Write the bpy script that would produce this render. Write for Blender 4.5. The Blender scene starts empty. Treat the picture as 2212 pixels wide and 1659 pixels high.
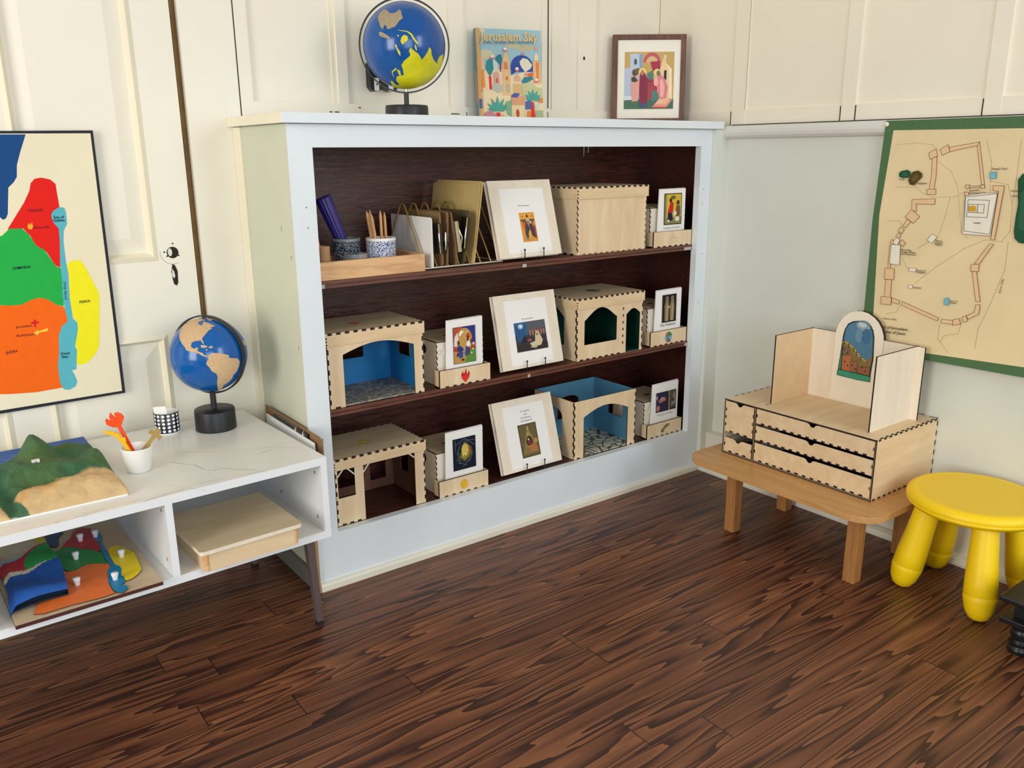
import bpy, bmesh, math, random
from mathutils import Vector, Matrix, noise as mnoise
from mathutils.geometry import tessellate_polygon
random.seed(7)
SC = bpy.context.scene
COL = SC.collection

# ------------------------------------------------------------------ camera
def make_camera():
    f, a, b, c, x, y, z = 1827.46, 0.6391, -0.2673, -0.0077, -0.6692, -1.6242, 0.9433
    fw = Vector((math.sin(a)*math.cos(b), math.cos(a)*math.cos(b), math.sin(b)))
    r = Vector((math.cos(a), -math.sin(a), 0)); u = r.cross(fw)
    r2 = r*math.cos(c) + u*math.sin(c); u2 = -r*math.sin(c) + u*math.cos(c)
    cam = bpy.data.cameras.new('camera'); o = bpy.data.objects.new('camera', cam); COL.objects.link(o)
    m = Matrix((r2, u2, -fw)).transposed().to_4x4(); m.translation = (x, y, z)
    o.matrix_world = m
    cam.sensor_width = 36; cam.lens = 36*f/2212; cam.clip_start = .01
    SC.camera = o
make_camera()

# ------------------------------------------------------------------ world, window light, exposure
W = bpy.data.worlds.new('room_light'); SC.world = W; W.use_nodes = True
W.node_tree.nodes['Background'].inputs[0].default_value = (1.0, .95, .86, 1)
W.node_tree.nodes['Background'].inputs[1].default_value = .36

def area(name, loc, target, size, power, color):
    l = bpy.data.lights.new(name, 'AREA'); l.shape = 'RECTANGLE'; l.size, l.size_y = size
    l.energy = power; l.color = color
    o = bpy.data.objects.new(name, l); COL.objects.link(o); o.location = loc
    o.rotation_euler = (Vector(target)-Vector(loc)).to_track_quat('-Z', 'Y').to_euler()
    return o
area('window_light_left', (-2.7, -1.15, 1.1), (1.0, -.4, .75), (1.1, 1.5), 36, (1.0, .96, .88))
area('window_light_front', (-1.05, -3.7, 1.1), (.2, 0, .5), (1.5, 1.5), 27, (.76, .89, 1.0))
area('window_light_right', (1.15, -3.1, 1.5), (.3, 0, .7), (1.0, 1.4), 24, (.92, .97, 1.0))
SC.view_settings.view_transform = 'Standard'; SC.view_settings.look = 'None'
SC.view_settings.gamma = 1; SC.view_settings.exposure = .38
SC.view_settings.use_curve_mapping = False

# ------------------------------------------------------------------ materials
MATS = {}
def lin(h):
    h = h.lstrip('#'); o = []
    for i in (0, 2, 4):
        c = int(h[i:i+2], 16)/255
        o.append(c/12.92 if c <= .04045 else ((c+.055)/1.055)**2.4)
    return tuple(o)+(1,)
def base(name):
    m = bpy.data.materials.new(name); m.use_nodes = True
    return m, m.node_tree.nodes, m.node_tree.links, m.node_tree.nodes['Principled BSDF']
def coords(N, L, scale=(1, 1, 1), src='Object'):
    tc = N.new('ShaderNodeTexCoord'); mp = N.new('ShaderNodeMapping'); mp.inputs['Scale'].default_value = scale
    L.new(tc.outputs[src], mp.inputs['Vector']); return mp.outputs[0]
def noise(N, L, vec, scale, detail=4, rough=.55, dist=0):
    n = N.new('ShaderNodeTexNoise'); n.inputs['Scale'].default_value = scale; n.inputs['Detail'].default_value = detail
    n.inputs['Roughness'].default_value = rough; n.inputs['Distortion'].default_value = dist
    L.new(vec, n.inputs['Vector']); return n.outputs['Fac']
def ramp(N, L, fac, stops, interp='LINEAR'):
    r = N.new('ShaderNodeValToRGB'); r.color_ramp.interpolation = interp
    els = r.color_ramp.elements
    while len(els) < len(stops): els.new(.5)
    for e, (p, c) in zip(els, stops): e.position = p; e.color = c
    L.new(fac, r.inputs[0]); return r.outputs[0]
def math_n(N, L, op, a, b=None):
    n = N.new('ShaderNodeMath'); n.operation = op
    for i, v in enumerate((a, b)):
        if v is None: continue
        if isinstance(v, (int, float)): n.inputs[i].default_value = v
        else: L.new(v, n.inputs[i])
    return n.outputs[0]
def mixc(N, L, fac, a, b):
    n = N.new('ShaderNodeMix'); n.data_type = 'RGBA'
    for s, v in ((n.inputs[0], fac), (n.inputs[6], a), (n.inputs[7], b)):
        if isinstance(v, (int, float, tuple)): s.default_value = v
        else: L.new(v, s)
    return n.outputs[2]
def bump(N, L, P, fac, strength=.2, dist=.002):
    b = N.new('ShaderNodeBump'); b.inputs['Strength'].default_value = strength; b.inputs['Distance'].default_value = dist
    L.new(fac, b.inputs['Height']); L.new(b.outputs[0], P.inputs['Normal'])
def mul(c, k): return (min(1, c[0]*k), min(1, c[1]*k), min(1, c[2]*k), 1)
def plain(name, h, rough=.5, metal=0, var=.06, scale=30, spec=None, bmp=0):
    if name in MATS: return MATS[name]
    m, N, L, P = base(name); c = lin(h) if isinstance(h, str) else tuple(h)+(1,)
    v = coords(N, L)
    n = noise(N, L, v, scale)
    L.new(ramp(N, L, n, [(.3, mul(c, 1-var)), (.7, mul(c, 1+var))]), P.inputs['Base Color'])
    P.inputs['Roughness'].default_value = rough; P.inputs['Metallic'].default_value = metal
    if spec is not None: P.inputs['Specular IOR Level'].default_value = spec
    if bmp: bump(N, L, P, noise(N, L, v, scale*4), bmp)
    MATS[name] = m; return m
def ink(h):                                             # flat printed colour
    return plain('print_'+h.lstrip('#'), h, .65, var=.03, scale=60, spec=.18)
def paint(name, h, var=.05, rough=.45, worn=None):
    m, N, L, P = base(name); c = lin(h); v = coords(N, L)
    n = noise(N, L, v, 5, 6); col = ramp(N, L, n, [(.3, mul(c, 1-var)), (.7, mul(c, 1+var))])
    n2 = noise(N, L, v, 38, 5, .65)
    if worn:
        f = ramp(N, L, n2, [(.70, (0, 0, 0, 1)), (.74, (1, 1, 1, 1))])
        col = mixc(N, L, math_n(N, L, 'MULTIPLY', f, .5), col, lin(worn))
    L.new(col, P.inputs['Base Color']); P.inputs['Roughness'].default_value = rough
    bump(N, L, P, n2, .12, .002)
    MATS[name] = m; return m
def grain(name, light, dark, axis=0, stretch=14, scale=9, rough=.5, mix=(.35, .7), bmp=.08, freq=0):
    m, N, L, P = base(name)
    s = [stretch]*3; s[axis] = 1.0
    v = coords(N, L, tuple(s)); n = noise(N, L, v, scale, 6, .6, .6)
    if freq:
        n = math_n(N, L, 'ADD', math_n(N, L, 'MULTIPLY', math_n(N, L, 'SINE', math_n(N, L, 'MULTIPLY', n, freq)), .28), .5)
    L.new(ramp(N, L, n, [(mix[0], lin(dark)), (mix[1], lin(light))]), P.inputs['Base Color'])
    P.inputs['Roughness'].default_value = rough
    if bmp: bump(N, L, P, n, bmp, .001)
    MATS[name] = m; return m
def pigment(name, rough=.7, bumpy=.3, bscale=160):
    m, N, L, P = base(name); a = N.new('ShaderNodeAttribute'); a.attribute_name = 'pigment'
    v = coords(N, L); n = noise(N, L, v, 45, 5)
    k = ramp(N, L, n, [(.25, (.78, .78, .78, 1)), (.75, (1.12, 1.12, 1.12, 1))])
    mm = N.new('ShaderNodeMix'); mm.data_type = 'RGBA'; mm.blend_type = 'MULTIPLY'; mm.inputs[0].default_value = 1
    L.new(a.outputs['Color'], mm.inputs[6]); L.new(k, mm.inputs[7]); L.new(mm.outputs[2], P.inputs['Base Color'])
    P.inputs['Roughness'].default_value = rough
    if bumpy: bump(N, L, P, noise(N, L, v, bscale, 4), bumpy, .002)
    MATS[name] = m; return m

def floor_mat():
    m, N, L, P = base('pine_floorboards')
    tc = N.new('ShaderNodeTexCoord'); sp = N.new('ShaderNodeSeparateXYZ'); L.new(tc.outputs['Object'], sp.inputs[0])
    x, y = sp.outputs[0], sp.outputs[1]
    yy = math_n(N, L, 'DIVIDE', math_n(N, L, 'ADD', y, .108), .07)
    pid = math_n(N, L, 'FLOOR', yy); fr = math_n(N, L, 'FRACT', yy)
    wn = N.new('ShaderNodeTexWhiteNoise'); wn.noise_dimensions = '1D'; L.new(pid, wn.inputs['W']); rnd = wn.outputs['Value']
    # butt joints
    xx = math_n(N, L, 'ADD', math_n(N, L, 'DIVIDE', x, 1.45), math_n(N, L, 'MULTIPLY', rnd, 7.3))
    xid = math_n(N, L, 'FLOOR', xx); xf = math_n(N, L, 'FRACT', xx)
    wn2 = N.new('ShaderNodeTexWhiteNoise'); wn2.noise_dimensions = '2D'
    cb = N.new('ShaderNodeCombineXYZ'); L.new(pid, cb.inputs[0]); L.new(xid, cb.inputs[1]); L.new(cb.outputs[0], wn2.inputs['Vector'])
    r2 = wn2.outputs['Value']
    # grain coordinates per board
    gv = N.new('ShaderNodeCombineXYZ')
    L.new(math_n(N, L, 'ADD', math_n(N, L, 'MULTIPLY', x, .80), math_n(N, L, 'MULTIPLY', r2, 31)), gv.inputs[0])
    L.new(math_n(N, L, 'ADD', math_n(N, L, 'MULTIPLY', y, 12.5), math_n(N, L, 'MULTIPLY', r2, 17)), gv.inputs[1])
    L.new(math_n(N, L, 'MULTIPLY', r2, 23), gv.inputs[2])
    n1 = noise(N, L, gv.outputs[0], 1.2, 2.4, .5, .12)
    s = math_n(N, L, 'FRACT', math_n(N, L, 'MULTIPLY', n1, math_n(N, L, 'ADD', 7.0, math_n(N, L, 'MULTIPLY', r2, 9))))
    s = math_n(N, L, 'SUBTRACT', s, .5)
    fine = N.new('ShaderNodeCombineXYZ')
    L.new(math_n(N, L, 'MULTIPLY', x, 9), fine.inputs[0]); L.new(math_n(N, L, 'MULTIPLY', y, 210), fine.inputs[1]); L.new(pid, fine.inputs[2])
    nf = noise(N, L, fine.outputs[0], 1.0, 4, .6)
    t = math_n(N, L, 'ADD', math_n(N, L, 'ADD', math_n(N, L, 'MULTIPLY', s, .95), .5), math_n(N, L, 'MULTIPLY', math_n(N, L, 'SUBTRACT', nf, .5), .5))
    col = ramp(N, L, t, [(.05, lin('#38201a')), (.20, lin('#47281d')), (.36, lin('#66402e')), (.70, lin('#764b34')), (.97, lin('#8a5c3e'))])
    tint = ramp(N, L, r2, [(0, (.58, .54, .55, 1)), (.3, (.82, .74, .70, 1)), (.6, (.93, .86, .80, 1)), (1, (1.12, 1.04, .92, 1))])
    mm = N.new('ShaderNodeMix'); mm.data_type = 'RGBA'; mm.blend_type = 'MULTIPLY'; mm.inputs[0].default_value = 1
    L.new(col, mm.inputs[6]); L.new(tint, mm.inputs[7]); col = mm.outputs[2]
    # worn finish: pale scuffs and scratches
    sv = N.new('ShaderNodeMapping'); sv.inputs['Rotation'].default_value = (0, 0, 1.1); sv.inputs['Scale'].default_value = (60, 3, 1)
    L.new(tc.outputs['Object'], sv.inputs['Vector'])
    sc1 = ramp(N, L, noise(N, L, sv.outputs[0], 1.6, 3, .6), [(.73, (0, 0, 0, 1)), (.78, (1, 1, 1, 1))])
    area_m = ramp(N, L, noise(N, L, tc.outputs['Object'], 1.7, 2), [(.45, (0, 0, 0, 1)), (.75, (1, 1, 1, 1))])
    col = mixc(N, L, math_n(N, L, 'MULTIPLY', math_n(N, L, 'MULTIPLY', sc1, area_m), .35), col, lin('#a58a78'))
    # seams
    e1 = math_n(N, L, 'LESS_THAN', fr, .03); e2 = math_n(N, L, 'LESS_THAN', xf, .0016)
    col = mixc(N, L, math_n(N, L, 'MULTIPLY', math_n(N, L, 'MAXIMUM', e1, e2), .85), col, lin('#140a08'))
    L.new(col, P.inputs['Base Color'])
    L.new(ramp(N, L, nf, [(.2, (.34, .34, .34, 1)), (.8, (.48, .48, .48, 1))]), P.inputs['Roughness'])
    P.inputs['Specular IOR Level'].default_value = .42
    b = N.new('ShaderNodeBump'); b.inputs['Strength'].default_value = .12; b.inputs['Distance'].default_value = .001
    L.new(t, b.inputs['Height']); L.new(b.outputs[0], P.inputs['Normal'])
    MATS['floor'] = m; return m

def marble():
    m, N, L, P = base('white_marble_laminate'); v = coords(N, L, (1, 1, 1))
    v2 = coords(N, L, (1.0, 3.2, 1)); w = noise(N, L, v2, 1.5, 5, .55, .7)
    a = math_n(N, L, 'ABSOLUTE', math_n(N, L, 'SUBTRACT', w, .47))
    vein = ramp(N, L, a, [(0, lin('#a39d94')), (.0035, lin('#c9c4bb')), (.012, lin('#e8e5de')), (.2, lin('#ebe8e2'))])
    keep = ramp(N, L, noise(N, L, v, 3.1, 2), [(.46, (0, 0, 0, 1)), (.62, (1, 1, 1, 1))])
    L.new(mixc(N, L, keep, lin('#eae7e1'), vein), P.inputs['Base Color']); P.inputs['Roughness'].default_value = .28
    MATS['marble'] = m; return m
def speckle(name, bg, fg, scale=260, thr=.5):
    m, N, L, P = base(name); v = coords(N, L)
    n = noise(N, L, v, scale, 1, .4, .3)
    L.new(ramp(N, L, n, [(thr-.02, lin(bg)), (thr+.02, lin(fg))]), P.inputs['Base Color']); P.inputs['Roughness'].default_value = .25
    MATS[name] = m; return m
def cobble(name, stone, stone2, grout, scale=38):
    m, N, L, P = base(name); v = coords(N, L)
    vo = N.new('ShaderNodeTexVoronoi'); vo.feature = 'DISTANCE_TO_EDGE'; vo.inputs['Scale'].default_value = scale; L.new(v, vo.inputs['Vector'])
    vc = N.new('ShaderNodeTexVoronoi'); vc.inputs['Scale'].default_value = scale; L.new(v, vc.inputs['Vector'])
    sp = N.new('ShaderNodeSeparateColor'); L.new(vc.outputs['Color'], sp.inputs[0])
    st = mixc(N, L, sp.outputs[0], lin(stone), lin(stone2))
    e = ramp(N, L, vo.outputs['Distance'], [(.05, (1, 1, 1, 1)), (.08, (0, 0, 0, 1))])
    L.new(mixc(N, L, e, st, lin(grout)), P.inputs['Base Color']); P.inputs['Roughness'].default_value = .55
    MATS[name] = m; return m
def glass_mat():
    m, N, L, P = base('clear_glass'); P.inputs['Base Color'].default_value = (.95, .97, .97, 1)
    P.inputs['Alpha'].default_value = .2; P.inputs['Roughness'].default_value = .04; P.inputs['IOR'].default_value = 1.5
    MATS['glass'] = m; return m

floor_mat(); marble(); glass_mat()
paint('cream_wall', '#f1e9d8', .03, .5); paint('door_paint', '#f2ecdc', .03, .5)
paint('pale_wall', '#dcdfd6', .03, .5); paint('baseboard_paint', '#e4dfd0', .05, .5)
paint('bookcase_white', '#e4ebf0', .03, .4); paint('side_cream', '#cdcfb9', .04, .5); paint('trim_cream', '#efe7cf', .04, .5)
paint('rail_paint', '#dcdcd6', .04, .45)
plain('gap_dark', '#2a1c14', .9); plain('gap_brown', '#8a6a3c', .9, var=.2)
grain('stain_ply', '#60322a', '#2c120e', 0, 16, 6, .30, (.1, .95), .3, freq=40)
grain('stain_edge', '#84503e', '#502a20', 0, 30, 8, .4, (.3, .75), .2)
grain('birch', '#efd9b6', '#dfc198', 2, 7, 5, .55, (.3, .75), .03)
grain('birch_x', '#eed6b0', '#dcbd92', 0, 7, 5, .55, (.3, .75), .03)
grain('birch_pale', '#f3eadb', '#e8d9c2', 2, 7, 5, .55, (.3, .75), .03)
grain('birch_top', '#d9c6a6', '#c4ad8a', 0, 7, 5, .55, (.3, .75), .03)
grain('pine', '#e3b787', '#cd9a66', 0, 9, 4, .5, (.1, .6), .05, freq=24)
grain('table_ply', '#d6a66c', '#bb884e', 1, 9, 5, .4, (.3, .75), .05)
grain('beech', '#bb8550', '#96622f', 2, 14, 8, .45, (.3, .75), .05)
grain('pencil_wood', '#dcae7c', '#c48f5c', 2, 10, 20, .5)
grain('walnut', '#7a4c36', '#4f2e20', 2, 12, 10, .45)
plain('burnt', '#2a1a12', .8, var=.25, scale=80)
plain('burnt_soft', '#8c6c4a', .8, var=.2, scale=80)
plain('page_white', '#f6f4f1', .7, var=.01); plain('black_plastic', '#15161a', .35, var=.1); plain('black_satin', '#1c1e22', .42, var=.12)
plain('globe_blue', '#0b5ba8', .16, var=.12, scale=9); plain('globe_blue_deep', '#08509a', .18, var=.08, scale=9)
plain('sandpaper', '#d6b48a', .95, var=.12, scale=220, bmp=.6); plain('sand_grey', '#a89678', .9, var=.1, scale=160, bmp=.3)
plain('map_yellow_paint', '#d6cf17', .4, var=.16, scale=22); plain('map_red_paint', '#9c2b36', .4)
plain('stool_yellow', '#ffd408', .42, var=.03, scale=200, bmp=.08)
plain('yellow_seat_top', '#f6cd28', .5, var=.03, scale=260, bmp=.12)
plain('white_laminate', '#eef1f4', .35, var=.01); plain('bronze_leg', '#77696a', .4, .5, var=.06); plain('dark_foot', '#17161a', .6)
plain('brass', '#cfae66', .35, .7, var=.05); plain('steel', '#c9c7c0', .25, 1.0); plain('kraft', '#a98a5c', .75, var=.06); plain('manila', '#cfb272', .7, var=.05)
plain('clipboard_brown', '#8a6b48', .7, var=.12, scale=120); plain('clip_black', '#191614', .3)
plain('dark_green_board', '#5a5033', .7, var=.1)
plain('white_ceramic', '#efeeea', .35, var=.01); plain('dot_navy', '#14152c', .35); plain('orange_red', '#f5501d', .45); plain('marker_yellow', '#f2bd1c', .45); plain('marker_gold', '#a3843c', .5)
plain('purple', '#33247c', .4, var=.12, scale=60); plain('orange_pencil', '#d8852c', .5); plain('card_brown', '#b98d66', .7)
plain('inside_blue', '#1876b2', .5, var=.08); plain('inside_blue_soft', '#5088a6', .5, var=.08); plain('inside_green', '#08382b', .4, var=.3); plain('inside_brown', '#6d4434', .6, var=.1)
plain('brown_edge', '#4a1f18', .6); plain('knob_white', '#e6e6ea', .3); plain('gold_pin', '#ece6d2', .4)
plain('felt_green', '#4c7048', .8, var=.06, scale=90); plain('map_cloth', '#ecd6aa', .75, var=.05, scale=6); plain('map_cream', '#efe5c6', .85, var=.03, scale=6)
plain('window_paint_frame', '#f3ead8', .6, var=.03); plain('black_wood', '#15151a', .35, var=.2, scale=40)
plain('paint_drip', '#d8d0c4', .4); plain('clear_plastic', '#b8b3ae', .2)
speckle('speckle_blue', '#eceff2', '#1f3f86', 560, .5); speckle('speckle_dark', '#aeb6bd', '#141c30', 520, .44)
cobble('cobble_dark', '#8a7368', '#6f7a78', '#aaa294', 40); cobble('cobble_light', '#d8d2bc', '#c9c8b8', '#5b5442', 36)
pigment('painted_relief', .75, .25, 130); pigment('printed_cloth', .85, .1, 300)
M = MATS
# ------------------------------------------------------------------ mesh builder
X, Y, Z = Vector((1, 0, 0)), Vector((0, 1, 0)), Vector((0, 0, 1))
class MB:
    def __init__(s): s.v = []; s.f = []; s.m = []; s.sm = []; s.mats = []; s.col = None
    def mi(s, mat):
        mat = M[mat] if isinstance(mat, str) else mat
        if mat not in s.mats: s.mats.append(mat)
        return s.mats.index(mat)
    def add(s, vs, fs, mat, smooth=False):
        o = len(s.v); s.v += [tuple(q) for q in vs]; k = s.mi(mat)
        for q in fs: s.f.append([i+o for i in q]); s.m.append(k); s.sm.append(smooth)
    def box(s, a, b, mat):
        (x0, y0, z0), (x1, y1, z1) = a, b
        s.add([(x0, y0, z0), (x1, y0, z0), (x1, y1, z0), (x0, y1, z0), (x0, y0, z1), (x1, y0, z1), (x1, y1, z1), (x0, y1, z1)],
              [(0, 3, 2, 1), (4, 5, 6, 7), (0, 1, 5, 4), (1, 2, 6, 5), (2, 3, 7, 6), (3, 0, 4, 7)], mat)
    def obox(s, O, U, V, N, mat):                       # box from corner O with three edge vectors
        O, U, V, N = map(Vector, (O, U, V, N))
        p = [O, O+U, O+U+V, O+V]; p += [q+N for q in p]
        s.add(p, [(0, 3, 2, 1), (4, 5, 6, 7), (0, 1, 5, 4), (1, 2, 6, 5), (2, 3, 7, 6), (3, 0, 4, 7)], mat)
    def panel(s, loops, O, U, V, th, face, edge=None, back=None):
        O, U, V = Vector(O), Vector(U), Vector(V); n = U.cross(V).normalized()
        pts = [p for lp in loops for p in lp]
        P3 = [O+U*p[0]+V*p[1] for p in pts]
        tris = tessellate_polygon([[Vector((p[0], p[1], 0)) for p in lp] for lp in loops])
        s.add(P3, tris, face)
        if th:
            Q3 = [p-n*th for p in P3]; s.add(Q3, [t[::-1] for t in tris], back or face)
            o = 0
            for lp in loops:
                k = len(lp)
                for i in range(k):
                    j = (i+1) % k; s.add([P3[o+i], P3[o+j], Q3[o+j], Q3[o+i]], [(0, 1, 2, 3)], edge or face)
                o += k
    def tube(s, pts, r, mat, n=8, cap=True):
        pts = [Vector(p) for p in pts]; rings = []
        rr = r if isinstance(r, (list, tuple)) else [r]*len(pts)
        ref = None
        for i, p in enumerate(pts):
            d = (pts[min(i+1, len(pts)-1)]-pts[max(i-1, 0)]).normalized()
            if ref is None: ref = d.orthogonal().normalized()
            ref = (ref-d*ref.dot(d)).normalized(); b = d.cross(ref)
            rings.append([p+(ref*math.cos(2*math.pi*k/n)+b*math.sin(2*math.pi*k/n))*rr[i] for k in range(n)])
        vs = [q for g in rings for q in g]; fs = []
        for i in range(len(pts)-1):
            for k in range(n): fs.append((i*n+k, i*n+(k+1) % n, (i+1)*n+(k+1) % n, (i+1)*n+k))
        s.add(vs, fs, mat, True)
        if cap: s.add(rings[0], [tuple(range(n))[::-1]], mat); s.add(rings[-1], [tuple(range(n))], mat)
    def lathe(s, prof, mat, c=(0, 0, 0), n=40, axis=None, smooth=True, rfun=None):
        c = Vector(c); ax = Vector(axis).normalized() if axis else Z
        u = ax.orthogonal().normalized() if axis else X; w = ax.cross(u)
        vs = []; fs = []
        for r, h in prof:
            for k in range(n):
                t = 2*math.pi*k/n; q = r*(rfun(t) if rfun else 1)
                vs.append(c+ax*h+u*math.cos(t)*q+w*math.sin(t)*q)
        for i in range(len(prof)-1):
            for k in range(n): fs.append((i*n+k, i*n+(k+1) % n, (i+1)*n+(k+1) % n, (i+1)*n+k))
        s.add(vs, fs, mat, smooth)
    def disc(s, c, r, mat, n=40, nrm=Z):
        c = Vector(c); u = nrm.orthogonal().normalized(); w = nrm.cross(u)
        s.add([c+(u*math.cos(2*math.pi*k/n)+w*math.sin(2*math.pi*k/n))*r for k in range(n)], [tuple(range(n))], mat)
    def grid(s, fn, nu, nv, mat, smooth=True):
        vs = [fn(i/nu, j/nv) for j in range(nv+1) for i in range(nu+1)]
        fs = [(j*(nu+1)+i, j*(nu+1)+i+1, (j+1)*(nu+1)+i+1, (j+1)*(nu+1)+i) for j in range(nv) for i in range(nu)]
        s.add(vs, fs, mat, smooth)
    def build(s, name, parent=None, bevel=0, loc=None, recalc=True):
        me = bpy.data.meshes.new(name); me.from_pydata(s.v, [], s.f)
        for m in s.mats: me.materials.append(m)
        me.polygons.foreach_set('material_index', s.m); me.polygons.foreach_set('use_smooth', s.sm)
        if s.col:
            a = me.color_attributes.new('pigment', 'FLOAT_COLOR', 'POINT')
            for i, c in enumerate(s.col): a.data[i].color = c
        if recalc and len(s.f) < 60000:
            bm = bmesh.new(); bm.from_mesh(me); bmesh.ops.remove_doubles(bm, verts=bm.verts, dist=1e-6) if bevel else None
            bmesh.ops.recalc_face_normals(bm, faces=bm.faces); bm.to_mesh(me); bm.free()
        me.update()
        o = bpy.data.objects.new(name, me); COL.objects.link(o)
        if parent: o.parent = parent
        if loc: o.location = loc
        if bevel:
            b = o.modifiers.new('edge', 'BEVEL'); b.width = bevel; b.segments = 2; b.limit_method = 'ANGLE'; b.angle_limit = .7
        return o
def thing(name, label, cat, loc=(0, 0, 0), rz=0, group=None):
    o = bpy.data.objects.new(name, None); COL.objects.link(o); o.empty_display_size = .05
    o.location = loc; o.rotation_euler = (0, 0, rz); tag(o, label, cat, group); return o
def tag(o, label, cat, group=None):
    o['label'] = label; o['category'] = cat
    if group: o['group'] = group
    return o
def struct(name, mb, bevel=0):
    o = mb.build(name, None, bevel); o['kind'] = 'structure'; return o

# ------------------------------------------------------------------ flat printed artwork (posters, covers, labels)
TXT = {}
def text_mesh(body, bold=False):
    k = (body, bold)
    if k not in TXT:
        c = bpy.data.curves.new('lettering', 'FONT'); c.body = body; c.size = 1; c.resolution_u = 2
        c.offset = .012 if bold else 0
        o = bpy.data.objects.new('lettering', c); COL.objects.link(o)
        dg = bpy.context.evaluated_depsgraph_get(); me = o.evaluated_get(dg).to_mesh()
        vs = [tuple(v.co[:2]) for v in me.vertices]; fs = [tuple(p.vertices) for p in me.polygons]
        o.evaluated_get(dg).to_mesh_clear(); COL.objects.unlink(o); bpy.data.objects.remove(o); bpy.data.curves.remove(c)
        xs = [v[0] for v in vs]; ys = [v[1] for v in vs]
        TXT[k] = (vs, fs, min(xs), max(xs), max(ys))
    return TXT[k]
class Art:
    """layers of flat ink on a plane: O + U*x + V*y, each a hair above the last"""
    def __init__(s, mb, O, U, V, lift=.0002, step=.00006):
        s.mb = mb; s.O = Vector(O); s.U = Vector(U); s.V = Vector(V); s.n = s.U.cross(s.V).normalized(); s.h = lift; s.step = step
    def P(s, x, y): return s.O+s.U*x+s.V*y+s.n*s.h
    def poly(s, pts, col):
        s.h += s.step; tri = tessellate_polygon([[Vector((p[0], p[1], 0)) for p in pts]])
        s.mb.add([s.P(*p) for p in pts], tri, ink(col) if col.startswith('#') else col)
    def rect(s, x0, y0, x1, y1, col): s.poly([(x0, y0), (x1, y0), (x1, y1), (x0, y1)], col)
    def oval(s, cx, cy, rx, ry, col, n=20, a0=0, a1=2*math.pi):
        full = abs(a1-a0-2*math.pi) < 1e-6; k = n if full else n+1
        s.poly([(cx+rx*math.cos(a0+(a1-a0)*i/n), cy+ry*math.sin(a0+(a1-a0)*i/n)) for i in range(k)], col)
    def line(s, pts, w, col, closed=False):
        s.h += s.step; mat = ink(col) if col.startswith('#') else col
        q = list(pts)+([pts[0]] if closed else [])
        for a, b in zip(q, q[1:]):
            d = Vector((b[0]-a[0], b[1]-a[1]));
            if d.length < 1e-9: continue
            d.normalize(); n = Vector((-d.y, d.x))*w/2; e = d*w*.4
            s.mb.add([s.P(a[0]-e.x+n.x, a[1]-e.y+n.y), s.P(a[0]-e.x-n.x, a[1]-e.y-n.y), s.P(b[0]+e.x-n.x, b[1]+e.y-n.y), s.P(b[0]+e.x+n.x, b[1]+e.y+n.y)], [(0, 1, 2, 3)], mat)
    def text(s, body, a, b, col, bold=False, hk=1.0):    # baseline from a to b
        vs, fs, x0, x1, h = text_mesh(body, bold); s.h += s.step
        d = Vector((b[0]-a[0], b[1]-a[1])); k = d.length/(x1-x0); d.normalize(); n = Vector((-d.y, d.x))
        s.mb.add([s.P(a[0]+d.x*(v[0]-x0)*k+n.x*v[1]*k*hk, a[1]+d.y*(v[0]-x0)*k+n.y*v[1]*k*hk) for v in vs], fs, ink(col))
    def star(s, cx, cy, r, col, k=8, q=.5, rot=0):
        s.poly([(cx+(r if i % 2 == 0 else r*q)*math.cos(rot+math.pi*i/k), cy+(r if i % 2 == 0 else r*q)*math.sin(rot+math.pi*i/k)) for i in range(2*k)], col)
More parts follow.
